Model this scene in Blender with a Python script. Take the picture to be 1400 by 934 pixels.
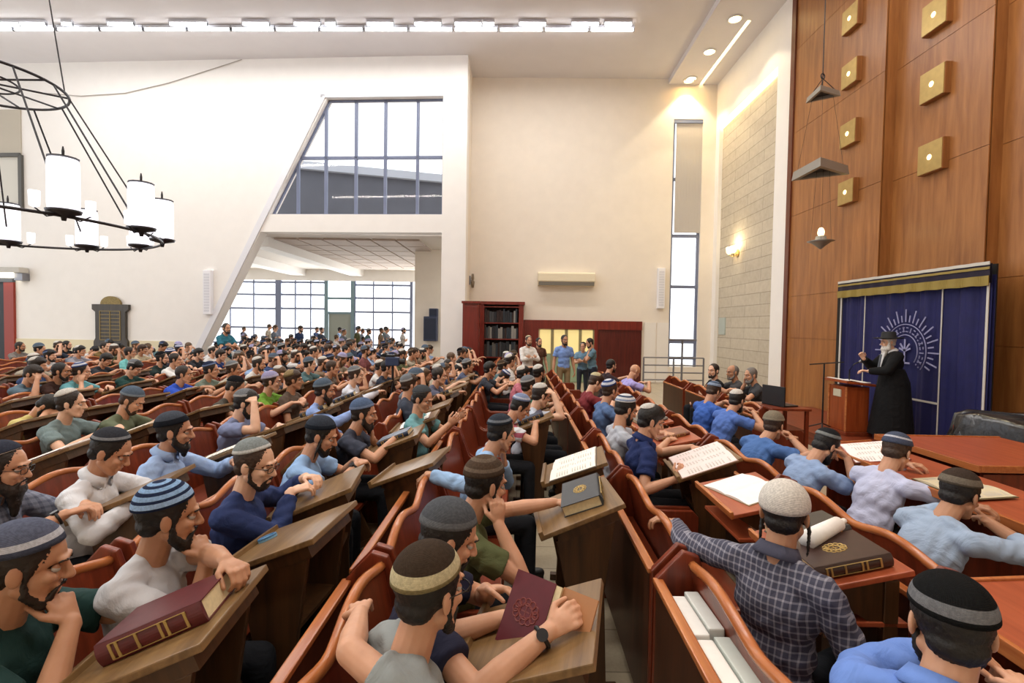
import bpy, bmesh, math, random
import numpy as np
from mathutils import Vector, Matrix

for o in list(bpy.data.objects):
    bpy.data.objects.remove(o)
scene = bpy.context.scene
COL = scene.collection
V = Vector
rad = math.radians

# ---------------------------------------------------------------- camera
F = 690.0                                   # focal length in pixels of the 1400 x 934 frame
CAMZ = 1.95
_y = V((10, 22, -F)).normalized()           # world +Y (depth) in camera axes
_r = rad(0.9)
_u = V((math.sin(_r), math.cos(_r), 0))
_z = (_u - _u.dot(_y) * _y).normalized()
_x = _y.cross(_z)
M_CW = Matrix((_x, _y, _z))                 # camera -> world rotation (rows are world axes in camera space)
cam_data = bpy.data.cameras.new('camera')
cam = bpy.data.objects.new('camera', cam_data)
COL.objects.link(cam)
cam_data.sensor_width = 36
cam_data.lens = F / 1400 * 36
cam_data.clip_start = 0.05
cam_data.clip_end = 300
cam.matrix_world = Matrix.Translation((0, 0, CAMZ)) @ M_CW.to_4x4()
scene.camera = cam
EYE = V((0, 0, CAMZ))


def ray(px, py):
    return M_CW @ V((px - 700, 467 - py, -F))


def onX(px, py, X):
    d = ray(px, py); return EYE + d * (X / d.x)


def onY(px, py, Y):
    d = ray(px, py); return EYE + d * (Y / d.y)


def onZ(px, py, Z):
    d = ray(px, py); return EYE + d * ((Z - CAMZ) / d.z)


# ---------------------------------------------------------------- light
scene.view_settings.view_transform = 'Standard'
scene.view_settings.look = 'None'
scene.view_settings.gamma = 1
scene.view_settings.use_curve_mapping = False
scene.view_settings.exposure = 0.42
scene.cycles.max_bounces = 8
scene.cycles.diffuse_bounces = 5
scene.cycles.sample_clamp_indirect = 6
world = bpy.data.worlds.new('sky')
scene.world = world
world.use_nodes = True
wn = world.node_tree
bg = wn.nodes['Background']
bg.inputs['Color'].default_value = (0.93, 0.96, 1.0, 1)
bg.inputs['Strength'].default_value = 1.6


def area_light(name, loc, size, energy, color, rot=(0, 0, 0)):
    d = bpy.data.lights.new(name, 'AREA')
    d.shape = 'RECTANGLE'
    d.size, d.size_y = size
    d.energy = energy
    d.color = color
    o = bpy.data.objects.new(name, d)
    COL.objects.link(o)
    o.location = loc
    o.rotation_euler = rot
    return o


# ceiling area lights: one for the row in view, two unseen, added as fill
area_light('row_and_fill_light', (-5.5, 14.2, 10.15), (18, 0.35), 420, (1.0, 0.97, 0.93))
area_light('row_and_fill_light', (-4, 7.0, 10.15), (22, 0.35), 620, (1.0, 0.95, 0.88))
area_light('row_and_fill_light', (-3, 0.5, 10.15), (22, 0.35), 620, (1.0, 0.93, 0.85))
# daylight pressing through the glazed end of the annex and from the open left side of the hall
area_light('annex_daylight', (-11, 29.2, 2.4), (16, 4.2), 1500, (0.95, 0.98, 1.0), (rad(-90), 0, 0))

# ---------------------------------------------------------------- materials
MATS = {}


def srgb(h):
    if isinstance(h, str):
        h = h.lstrip('#')
        c = [int(h[i:i + 2], 16) / 255 for i in (0, 2, 4)]
    else:
        c = h
    return tuple(x / 12.92 if x <= 0.04045 else ((x + 0.055) / 1.055) ** 2.4 for x in c) + (1.0,)


class NT:
    """small helper around a material's node tree"""
    def __init__(self, name):
        self.m = bpy.data.materials.new(name)
        self.m.use_nodes = True
        self.t = self.m.node_tree
        self.b = self.t.nodes['Principled BSDF']

    def n(self, kind, **kw):
        x = self.t.nodes.new(kind)
        for k, v in kw.items():
            if k in x.inputs:
                x.inputs[k].default_value = v
            else:
                setattr(x, k, v)
        return x

    def l(self, a, b):
        self.t.links.new(a, b)

    def mix(self, fac, a, b, mode='MIX'):
        x = self.n('ShaderNodeMix', data_type='RGBA', blend_type=mode)
        for s, v in ((x.inputs[0], fac), (x.inputs[6], a), (x.inputs[7], b)):
            if hasattr(v, 'is_linked'):
                self.l(v, s)
            else:
                s.default_value = v
        return x.outputs[2]

    def ramp(self, fac, stops, interp='LINEAR'):
        x = self.n('ShaderNodeValToRGB')
        x.color_ramp.interpolation = interp
        e = x.color_ramp.elements
        while len(e) < len(stops):
            e.new(0.5)
        for el, (p, c) in zip(e, stops):
            el.position = p
            el.color = c
        self.l(fac, x.inputs[0])
        return x.outputs[0]

    def bump(self, h, strength=0.3, dist=0.01):
        x = self.n('ShaderNodeBump')
        x.inputs['Strength'].default_value = strength
        x.inputs['Distance'].default_value = dist
        self.l(h, x.inputs['Height'])
        self.l(x.outputs[0], self.b.inputs['Normal'])

    def col(self, c):
        if hasattr(c, 'is_linked'):
            self.l(c, self.b.inputs['Base Color'])
        else:
            self.b.inputs['Base Color'].default_value = c


def plain(name, col, rough=0.6, metal=0.0, noise=0.0, nscale=20, emit=None, estr=0.0, spec=None, bump=0.0):
    key = ('plain', name)
    if key in MATS:
        return MATS[key]
    k = NT(name)
    c = srgb(col)
    if noise or bump:
        tc = k.n('ShaderNodeTexCoord')
        nz = k.n('ShaderNodeTexNoise', Scale=nscale, Detail=4.0)
        k.l(tc.outputs['Object'], nz.inputs['Vector'])
        d = tuple(x * (1 - noise) for x in c[:3]) + (1,)
        u = tuple(min(1, x * (1 + noise)) for x in c[:3]) + (1,)
        k.col(k.ramp(nz.outputs['Fac'], [(0.3, d), (0.7, u)]))
        if bump:
            k.bump(nz.outputs['Fac'], bump, 0.01)
    else:
        k.col(c)
    k.b.inputs['Roughness'].default_value = rough
    k.b.inputs['Metallic'].default_value = metal
    if spec is not None:
        k.b.inputs['Specular IOR Level'].default_value = spec
    if emit:
        k.b.inputs['Emission Color'].default_value = srgb(emit)
        k.b.inputs['Emission Strength'].default_value = estr
    MATS[key] = k.m
    return k.m


def wood(name, dark, light, rough=0.35, axis='Y', scale=1.0, stretch=14):
    key = ('wood', name)
    if key in MATS:
        return MATS[key]
    k = NT(name)
    tc = k.n('ShaderNodeTexCoord')
    mp = k.n('ShaderNodeMapping')
    s = {'X': (1, stretch, stretch), 'Y': (stretch, 1, stretch), 'Z': (stretch, stretch, 1)}[axis]
    mp.inputs['Scale'].default_value = tuple(scale * v for v in s)
    k.l(tc.outputs['Object'], mp.inputs['Vector'])
    nz = k.n('ShaderNodeTexNoise', Scale=1.6, Detail=7.0, Roughness=0.6, Distortion=0.4)
    k.l(mp.outputs[0], nz.inputs['Vector'])
    k.col(k.ramp(nz.outputs['Fac'], [(0.25, srgb(dark)), (0.75, srgb(light))]))
    k.b.inputs['Roughness'].default_value = rough
    k.bump(nz.outputs['Fac'], 0.06, 0.004)
    MATS[key] = k.m
    return k.m


def cloth(col, kind='plain', col2=None, rough=0.85):
    key = ('cloth', str(col), kind, str(col2))
    if key in MATS:
        return MATS[key]
    k = NT('cloth_' + kind)
    c = srgb(col)
    tc = k.n('ShaderNodeTexCoord')
    nz = k.n('ShaderNodeTexNoise', Scale=9.0, Detail=3.0)
    k.l(tc.outputs['Object'], nz.inputs['Vector'])
    base = k.ramp(nz.outputs['Fac'], [(0.3, tuple(x * 0.93 for x in c[:3]) + (1,)), (0.7, c)])
    if kind in ('plaid', 'check', 'stripe', 'vstripe'):
        d = srgb(col2)
        sep = k.n('ShaderNodeSeparateXYZ')
        k.l(tc.outputs['Object'], sep.inputs[0])
        def band(sock, freq, thr):
            m = k.n('ShaderNodeMath', operation='MULTIPLY'); k.l(sock, m.inputs[0]); m.inputs[1].default_value = freq
            f = k.n('ShaderNodeMath', operation='FRACT'); k.l(m.outputs[0], f.inputs[0])
            g = k.n('ShaderNodeMath', operation='LESS_THAN'); k.l(f.outputs[0], g.inputs[0]); g.inputs[1].default_value = thr
            return g.outputs[0]
        if kind == 'plaid':
            a = band(sep.outputs['Y'], 42, 0.26); b = band(sep.outputs['Z'], 36, 0.26)
            add = k.n('ShaderNodeMath', operation='ADD'); k.l(a, add.inputs[0]); k.l(b, add.inputs[1])
            hv = k.n('ShaderNodeMath', operation='MULTIPLY'); k.l(add.outputs[0], hv.inputs[0]); hv.inputs[1].default_value = 0.5
            base = k.mix(hv.outputs[0], base, d)
        elif kind == 'check':
            a = band(sep.outputs['Y'], 34, 0.4); b = band(sep.outputs['Z'], 34, 0.4)
            add = k.n('ShaderNodeMath', operation='ADD'); k.l(a, add.inputs[0]); k.l(b, add.inputs[1])
            hv = k.n('ShaderNodeMath', operation='MULTIPLY'); k.l(add.outputs[0], hv.inputs[0]); hv.inputs[1].default_value = 0.5
            base = k.mix(hv.outputs[0], base, d)
        elif kind == 'stripe':
            base = k.mix(band(sep.outputs['Z'], 11, 0.5), base, d)
        else:
            base = k.mix(band(sep.outputs['Y'], 40, 0.3), base, d)
    k.col(base)
    k.b.inputs['Roughness'].default_value = rough
    k.b.inputs['Specular IOR Level'].default_value = 0.25
    wv = k.n('ShaderNodeTexNoise', Scale=7.0, Detail=5.0, Distortion=1.2)
    k.l(tc.outputs['Object'], wv.inputs['Vector'])
    k.bump(wv.outputs['Fac'], 0.55, 0.03)
    MATS[key] = k.m
    return k.m


def skin(tone):
    key = ('skin', tone)
    if key in MATS:
        return MATS[key]
    c = {0: '#d9ac91', 1: '#cc9c7e', 2: '#b98a6b', 3: '#e2ba9f'}[tone]
    k = NT('skin')
    tc = k.n('ShaderNodeTexCoord')
    nz = k.n('ShaderNodeTexNoise', Scale=14.0, Detail=4.0)
    k.l(tc.outputs['Object'], nz.inputs['Vector'])
    a = srgb(c)
    k.col(k.ramp(nz.outputs['Fac'], [(0.3, (a[0] * 0.9, a[1] * 0.84, a[2] * 0.8, 1)), (0.7, (min(1, a[0] * 1.06), a[1] * 1.05, a[2] * 1.05, 1))]))
    k.b.inputs['Roughness'].default_value = 0.5
    k.b.inputs['Subsurface Weight'].default_value = 0.12
    k.b.inputs['Subsurface Radius'].default_value = (0.02, 0.008, 0.004)
    MATS[key] = k.m
    return k.m


HAIRC = {'black': '#14100e', 'dark': '#231811', 'brown': '#3c281a', 'light': '#5e4630', 'ginger': '#6e4122', 'grey': '#77716b', 'white': '#dedbd4'}


def hairmat(c):
    key = ('hair', c)
    if key in MATS:
        return MATS[key]
    k = NT('hair_' + c)
    tc = k.n('ShaderNodeTexCoord')
    nz = k.n('ShaderNodeTexNoise', Scale=70.0, Detail=5.0)
    k.l(tc.outputs['Object'], nz.inputs['Vector'])
    a = srgb(HAIRC[c])
    k.col(k.ramp(nz.outputs['Fac'], [(0.3, tuple(x * 0.6 for x in a[:3]) + (1,)), (0.7, tuple(min(1, x * 1.25) for x in a[:3]) + (1,))]))
    k.b.inputs['Roughness'].default_value = 0.55
    k.bump(nz.outputs['Fac'], 0.5, 0.006)
    MATS[key] = k.m
    return k.m


def kipmat(spec):
    """spec: tuple of (start, colour) bands from crown (0) to rim (1)"""
    key = ('kip', spec)
    if key in MATS:
        return MATS[key]
    k = NT('kippah_knit')
    uv = k.n('ShaderNodeUVMap')
    sep = k.n('ShaderNodeSeparateXYZ')
    k.l(uv.outputs[0], sep.inputs[0])
    base = k.ramp(sep.outputs['Y'], [(p, srgb(c)) for p, c in spec], 'CONSTANT')
    tc = k.n('ShaderNodeTexCoord')
    nz = k.n('ShaderNodeTexNoise', Scale=120.0, Detail=2.0)
    k.l(tc.outputs['Object'], nz.inputs['Vector'])
    k.col(k.mix(k.ramp(nz.outputs['Fac'], [(0.35, (0.25, 0.25, 0.25, 1)), (0.65, (0, 0, 0, 1))]), base, (0, 0, 0, 1)))
    k.b.inputs['Roughness'].default_value = 0.95
    k.b.inputs['Specular IOR Level'].default_value = 0.1
    wv = k.n('ShaderNodeTexWave', Scale=14.0, bands_direction='Y')
    k.l(uv.outputs[0], wv.inputs['Vector'])
    k.bump(wv.outputs['Fac'], 0.5, 0.004)
    MATS[key] = k.m
    return k.m


def eyemat(tone):
    key = ('eye', tone)
    if key in MATS:
        return MATS[key]
    k = NT('eye')
    tc = k.n('ShaderNodeTexCoord')
    sep = k.n('ShaderNodeSeparateXYZ')
    k.l(tc.outputs['Object'], sep.inputs[0])
    iris = k.ramp(sep.outputs['X'], [(0.0, (0.40, 0.37, 0.34, 1)), (0.0095, (0.03, 0.015, 0.008, 1))], 'CONSTANT')
    sc = {0: '#c4937a', 1: '#b88468', 2: '#a37558', 3: '#cfa388'}[tone]
    k.col(k.mix(k.ramp(sep.outputs['Z'], [(0.0, (0, 0, 0, 1)), (0.003, (1, 1, 1, 1))], 'CONSTANT'), iris, srgb(sc)))
    k.b.inputs['Roughness'].default_value = 0.3
    MATS[key] = k.m
    return k.m


# ---------------------------------------------------------------- mesh building
def basis(d, up=None):
    d = V(d).normalized()
    u = V(up) if up is not None else V((0, 0, 1))
    if abs(d.dot(u.normalized())) > 0.97:
        u = V((1, 0, 0)) if abs(d.x) < 0.9 else V((0, 1, 0))
    u = (u - u.dot(d) * d).normalized()
    return d, u, d.cross(u)


class MB:
    def __init__(self):
        self.v, self.f, self.mi = [], [], []
        self.cur = 0

    def _add(self, vs, fs):
        b = len(self.v)
        self.v.extend(tuple(x) for x in vs)
        for f in fs:
            self.f.append(tuple(b + i for i in f))
            self.mi.append(self.cur)
        return self

    def box(self, lo, hi, M=None):
        x0, y0, z0 = lo; x1, y1, z1 = hi
        vs = [V(p) for p in ((x0, y0, z0), (x1, y0, z0), (x1, y1, z0), (x0, y1, z0), (x0, y0, z1), (x1, y0, z1), (x1, y1, z1), (x0, y1, z1))]
        if M is not None:
            vs = [M @ p for p in vs]
        return self._add(vs, [(3, 2, 1, 0), (4, 5, 6, 7), (0, 1, 5, 4), (1, 2, 6, 5), (2, 3, 7, 6), (3, 0, 4, 7)])

    def beam(self, p, q, w, h, up=None):
        """rectangular bar from p to q, width w (side) and height h (along up)"""
        d, u, s = basis(V(q) - V(p), up)
        vs = []
        for c in (V(p), V(q)):
            for a, b in ((-1, -1), (1, -1), (1, 1), (-1, 1)):
                vs.append(c + s * (a * w / 2) + u * (b * h / 2))
        return self._add(vs, [(3, 2, 1, 0), (4, 5, 6, 7), (0, 1, 5, 4), (1, 2, 6, 5), (2, 3, 7, 6), (3, 0, 4, 7)])

    def prism(self, poly, ax, t0, t1, M=None):
        """polygon (list of 2D) extruded along axis index ax from t0 to t1"""
        def mk(p, t):
            a, b = p
            q = {0: (t, a, b), 1: (a, t, b), 2: (a, b, t)}[ax]
            return (M @ V(q)) if M is not None else V(q)
        n = len(poly)
        vs = [mk(p, t0) for p in poly] + [mk(p, t1) for p in poly]
        fs = [tuple(range(n - 1, -1, -1)), tuple(range(n, 2 * n))]
        fs += [(i, (i + 1) % n, n + (i + 1) % n, n + i) for i in range(n)]
        return self._add(vs, fs)

    def cap(self, p, q, r1, r2, flat=1.0, up=None, n=12, k=3):
        """tapered capsule from p to q; cross-section scaled by flat along up"""
        p, q = V(p), V(q)
        dv = q - p
        if dv.length < 1e-5:
            dv = V((0, 0, 1e-4))
        d, u, s = basis(dv, up)
        rings = []
        for i in range(k + 1):
            a = -math.pi / 2 + (math.pi / 2) * i / k
            rings.append((p + d * (math.sin(a) * r1), math.cos(a) * r1))
        for i in range(k + 1):
            a = (math.pi / 2) * i / k
            rings.append((q + d * (math.sin(a) * r2), math.cos(a) * r2))
        return self._rings([(c, max(r, 1e-5) , max(r, 1e-5) * flat) for c, r in rings], s, u, n)

    def _rings(self, rings, s, u, n, closed=True):
        vs, fs = [], []
        for c, a, b in rings:
            for j in range(n):
                t = 2 * math.pi * j / n
                vs.append(c + s * (math.cos(t) * a) + u * (math.sin(t) * b))
        m = len(rings)
        for i in range(m - 1):
            for j in range(n):
                j2 = (j + 1) % n
                fs.append((i * n + j, i * n + j2, (i + 1) * n + j2, (i + 1) * n + j))
        if closed:
            fs.append(tuple(range(n - 1, -1, -1)))
            fs.append(tuple((m - 1) * n + j for j in range(n)))
        return self._add(vs, fs)

    def cyl(self, p, q, r, r2=None, n=16):
        d, u, s = basis(V(q) - V(p))
        r2 = r if r2 is None else r2
        return self._rings([(V(p), r, r), (V(q), r2, r2)], s, u, n)

    def tube(self, pts, r, n=8, up=None):
        pts = [V(p) for p in pts]
        b = len(self.v)
        rings = []
        pu = V(up) if up is not None else V((0.123, 0.05, 1))
        vs, fs = [], []
        for i, p in enumerate(pts):
            a = pts[max(0, i - 1)]; c = pts[min(len(pts) - 1, i + 1)]
            d, u, s = basis(c - a, pu)
            rr = r[i] if isinstance(r, (list, tuple)) else r
            for j in range(n):
                t = 2 * math.pi * j / n
                vs.append(p + s * (math.cos(t) * rr) + u * (math.sin(t) * rr))
        m = len(pts)
        for i in range(m - 1):
            for j in range(n):
                j2 = (j + 1) % n
                fs.append((i * n + j, i * n + j2, (i + 1) * n + j2, (i + 1) * n + j))
        fs.append(tuple(range(n - 1, -1, -1)))
        fs.append(tuple((m - 1) * n + j for j in range(n)))
        return self._add(vs, fs)

    def ring(self, c, R, r, axis=(0, 0, 1), n=40, k=8):
        """torus"""
        d, u, s = basis(axis)
        vs, fs = [], []
        for i in range(n):
            a = 2 * math.pi * i / n
            e = s * math.cos(a) + u * math.sin(a)
            for j in range(k):
                t = 2 * math.pi * j / k
                vs.append(V(c) + e * (R + r * math.cos(t)) + d * (r * math.sin(t)))
        for i in range(n):
            for j in range(k):
                fs.append((i * k + j, ((i + 1) % n) * k + j, ((i + 1) % n) * k + (j + 1) % k, i * k + (j + 1) % k))
        return self._add(vs, fs)

    def ell(self, c, r, R=None, n=16, m=10):
        vs, fs = [], []
        for i in range(m + 1):
            th = math.pi * i / m
            for j in range(n):
                ph = 2 * math.pi * j / n
                p = V((r[0] * math.sin(th) * math.cos(ph), r[1] * math.sin(th) * math.sin(ph), r[2] * math.cos(th) + 0.0))
                if i in (0, m):
                    p = V((1e-5 * math.cos(ph), 1e-5 * math.sin(ph), p.z))
                if R is not None:
                    p = R @ p
                vs.append(V(c) + p)
        for i in range(m):
            for j in range(n):
                j2 = (j + 1) % n
                fs.append((i * n + j, (i + 1) * n + j, (i + 1) * n + j2, i * n + j2))
        fs.append(tuple(range(n)))
        fs.append(tuple(m * n + j for j in range(n - 1, -1, -1)))
        return self._add(vs, fs)

    def lathe(self, prof, c=(0, 0, 0), n=20):
        rings = [(V(c) + V((0, 0, z)), max(r, 1e-4), max(r, 1e-4)) for r, z in prof]
        return self._rings(rings, V((1, 0, 0)), V((0, 1, 0)), n)

    def grid(self, P, nu, nv, close_u=False):
        """P(i,j) -> point; nu x nv points"""
        vs = [P(i, j) for i in range(nu) for j in range(nv)]
        fs = []
        for i in range(nu - (0 if close_u else 1)):
            for j in range(nv - 1):
                i2 = (i + 1) % nu
                fs.append((i * nv + j, i2 * nv + j, i2 * nv + j + 1, i * nv + j + 1))
        return self._add(vs, fs)

    def mesh(self, name, mats=(), smooth=False, bevel=0.0, recalc=True):
        me = bpy.data.meshes.new(name)
        me.from_pydata([tuple(p) for p in self.v], [], self.f)
        if any(self.mi):
            me.polygons.foreach_set('material_index', self.mi)
        if bevel or recalc:
            bm = bmesh.new()
            bm.from_mesh(me)
            if bevel:
                bmesh.ops.remove_doubles(bm, verts=bm.verts, dist=1e-6)
            if recalc:
                bmesh.ops.recalc_face_normals(bm, faces=bm.faces)
            if bevel:
                es = [e for e in bm.edges if e.is_manifold and e.calc_face_angle(0) > 0.5]
                bmesh.ops.bevel(bm, geom=es, offset=bevel, segments=2, profile=0.6, affect='EDGES', clamp_overlap=True)
            bm.to_mesh(me)
            bm.free()
        for m in mats:
            me.materials.append(m)
        if smooth:
            me.polygons.foreach_set('use_smooth', [True] * len(me.polygons))
        me.update()
        return me


def fuse(mb, voxel, it=3, fac=0.5, name='mesh'):
    """one continuous surface around overlapping closed shapes"""
    me = mb.mesh(name, recalc=False)
    ob = bpy.data.objects.new('tmp', me)
    COL.objects.link(ob)
    m = ob.modifiers.new('r', 'REMESH')
    m.mode = 'VOXEL'
    m.voxel_size = voxel
    if it:
        s = ob.modifiers.new('s', 'SMOOTH')
        s.factor = fac
        s.iterations = it
    dg = bpy.context.evaluated_depsgraph_get()
    out = bpy.data.meshes.new_from_object(ob.evaluated_get(dg))
    bpy.data.objects.remove(ob)
    bpy.data.meshes.remove(me)
    out.name = name
    out.materials.clear()
    out.polygons.foreach_set('use_smooth', [True] * len(out.polygons))
    return out


def co_get(me):
    a = np.empty(len(me.vertices) * 3, dtype=np.float32)
    me.vertices.foreach_get('co', a)
    return a.reshape(-1, 3)


def co_set(me, a):
    me.vertices.foreach_set('co', a.astype(np.float32).ravel())
    me.update()


def link(name, me, mat=None, parent=None, M=None):
    """one mesh object; mat is set on the object so that meshes can be shared"""
    o = bpy.data.objects.new(name, me)
    COL.objects.link(o)
    if mat is not None:
        if len(me.materials) == 0:
            me.materials.append(mat)
        o.material_slots[0].link = 'OBJECT'
        o.material_slots[0].material = mat
    if parent is not None:
        o.parent = parent
    if M is not None:
        if parent is not None:
            o.matrix_local = M
        else:
            o.matrix_world = M
    return o


def obj(name, mb, mat, parent=None, M=None, smooth=False, bevel=0.0):
    mats = mat if isinstance(mat, (list, tuple)) else (mat,)
    o = bpy.data.objects.new(name, mb.mesh(name, mats, smooth, bevel))
    COL.objects.link(o)
    if parent is not None:
        o.parent = parent
    if M is not None:
        if parent is not None:
            o.matrix_local = M
        else:
            o.matrix_world = M
    return o


def tag(o, label, cat, group=None):
    o['label'] = label
    o['category'] = cat
    if group:
        o['group'] = group
    return o


def thing(name, label, cat, loc=(0, 0, 0), rz=0.0, group=None):
    o = bpy.data.objects.new(name, None)
    o.empty_display_size = 0.1
    COL.objects.link(o)
    o.location = loc
    o.rotation_euler = (0, 0, rz)
    return tag(o, label, cat, group)


def struct(name, mb, mat, parent=None, **kw):
    o = obj(name, mb, mat, parent, **kw)
    o['kind'] = 'structure'
    return o


def kids(o):
    return [c for c in COL.objects if c.parent == o]


KIDS = {}


def dup(root, loc, rz, label, group=None, scale=None):
    """copy of a thing with copies of its parts and sub-parts (mesh data shared)"""
    if root.name not in KIDS:
        KIDS[root.name] = [(c, kids(c)) for c in kids(root)]
    r = root.copy()
    COL.objects.link(r)
    r.location = loc
    r.rotation_euler = (0, 0, rz)
    if scale:
        r.scale = scale
    r['label'] = label
    if group:
        r['group'] = group
    for c, sub in KIDS[root.name]:
        d = c.copy(); COL.objects.link(d); d.parent = r
        for g in sub:
            e = g.copy(); COL.objects.link(e); e.parent = d
    return r

# ---------------------------------------------------------------- people
# local axes of a person: +x forward, +y left, +z up, origin on the floor under the hips
def head_prims(mb, H, fine=True, ears=True):
    """closed shapes of a head; H maps head space (centre between the ears, +x face) into the body"""
    R = H.to_3x3()
    E = lambda c, r, rot=None: mb.ell(H @ V(c), r, R @ rot if rot is not None else R, 18 if fine else 12, 12 if fine else 8)
    C = lambda p, q, a, b, **k: mb.cap(H @ V(p), H @ V(q), a, b, **k)
    E((-0.012, 0, 0.030), (0.096, 0.076, 0.090))
    E((0.022, 0, -0.030), (0.066, 0.064, 0.080))
    E((0.030, 0, -0.072), (0.050, 0.054, 0.040))
    C((0.066, 0.014, -0.100), (0.066, -0.014, -0.100), 0.019, 0.019)
    for s in (1, -1):
        C((0.0, s * 0.050, -0.055), (0.058, s * 0.026, -0.096), 0.022, 0.020)      # jaw line
        E((0.060, s * 0.036, -0.022), (0.024, 0.024, 0.020))                        # cheek bone
        if ears:
            E((-0.012, s * 0.080, -0.008), (0.020, 0.009, 0.033), Matrix.Rotation(-0.2, 3, 'Y') @ Matrix.Rotation(s * -0.35, 3, 'Z'))
    C((0.083, 0.030, 0.030), (0.083, -0.030, 0.030), 0.011, 0.011)                  # brow
    if fine:
        C((0.088, 0, 0.014), (0.110, 0, -0.026), 0.0085, 0.0125)                    # nose
        for s in (1, -1):
            E((0.099, s * 0.011, -0.029), (0.012, 0.0075, 0.008))
        C((0.088, 0.016, -0.058), (0.088, -0.016, -0.058), 0.0085, 0.0085)
        C((0.086, 0.013, -0.072), (0.086, -0.013, -0.072), 0.009, 0.009)
    else:
        C((0.086, 0, 0.014), (0.110, 0, -0.026), 0.010, 0.016)
        C((0.084, 0.014, -0.066), (0.084, -0.014, -0.066), 0.012, 0.012)


def carve_head(me, H):
    """eye sockets and the line of the mouth"""
    a = co_get(me)
    Hi = np.array(H.inverted())
    R = np.array(H.to_3x3())
    h = a @ Hi[:3, :3].T + Hi[:3, 3]
    front = (h[:, 0] > 0.03).astype(float)
    d = np.zeros(len(h))
    for s in (1, -1):
        q = ((h[:, 1] - s * 0.032) / 0.017) ** 2 + ((h[:, 2] - 0.006) / 0.012) ** 2
        d -= 0.014 * np.exp(-q)
    q = (np.maximum(np.abs(h[:, 1]) - 0.018, 0) / 0.006) ** 2 + ((h[:, 2] + 0.065) / 0.0035) ** 2
    d -= 0.006 * np.exp(-q)
    a = a + (d * front)[:, None] * R[:, 0][None, :]
    co_set(me, a)


def hand_prims(mb, W, d, n, side, curl, fine=True, k=1.0, thumb=0.5, spread=0.0):
    """palm, four unequal fingers and a thumb; W wrist, d towards the knuckles, n palm normal, side 1 left, -1 right"""
    d = V(d).normalized()
    n = V(n); n = (n - n.dot(d) * d).normalized()
    t = (n.cross(d) if side > 0 else d.cross(n)).normalized() * -1
    t = n.cross(d) * (-side) if False else t
    # right hand, palm down (n=-z), pointing +x: thumb towards +y
    t = d.cross(n) if side < 0 else n.cross(d)
    fl = (0.072, 0.080, 0.075, 0.060)
    off = (0.031, 0.010, -0.011, -0.030)
    pl = (0.090, 0.094, 0.089, 0.080)
    mb.cap(W - d * 0.01, W + d * 0.05 * k, 0.027 * k, 0.036 * k, flat=0.5, up=n, n=12)
    for i in range(4):
        kn = W + (d * pl[i] + t * off[i]) * k
        mb.cap(W + d * 0.02 * k + t * off[i] * 0.55 * k, kn, 0.0125 * k, 0.0115 * k, n=8)
        ang = (0.12 + curl * 1.25, curl * 1.55, curl * 0.9)
        a, p = 0.0, kn
        dirn = (d + t * spread * off[i] / 0.03).normalized()
        seg = (0.46, 0.31, 0.23)
        r = 0.0092 * k
        for j in range(3):
            a += ang[j]
            q = p + (dirn * math.cos(a) + n * math.sin(a)) * (fl[i] * seg[j] * k)
            mb.cap(p, q, r, r * 0.93, n=8)
            p, r = q, r * 0.93
    b = W + (d * 0.022 + t * 0.022) * k
    th = (d * 0.75 + t * 0.75 + n * 0.25).normalized()
    m = b + th * 0.045 * k
    mb.cap(b, m, 0.0145 * k, 0.0115 * k, n=8)
    th2 = (d * (0.9) + t * (0.35 - thumb * 0.6) + n * (0.3 + thumb * 0.5)).normalized()
    e = m + th2 * 0.032 * k
    mb.cap(m, e, 0.011 * k, 0.010 * k, n=8)
    mb.cap(e, e + (th2 + n * 0.2 * thumb).normalized() * 0.024 * k, 0.010 * k, 0.0085 * k, n=8)


def ik(S, W, l1, l2, pole):
    S, W = V(S), V(W)
    dv = W - S
    L = dv.length
    if L > (l1 + l2) * 0.985:
        W = S + dv.normalized() * (l1 + l2) * 0.985
        dv = W - S; L = dv.length
    d = dv.normalized()
    a = (l1 * l1 - l2 * l2 + L * L) / (2 * L)
    h = math.sqrt(max(0, l1 * l1 - a * a))
    p = V(pole)
    p = (p - p.dot(d) * d)
    p = p.normalized() if p.length > 1e-4 else V((0, 0, -1))
    return S + d * a + p * h, W


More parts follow.
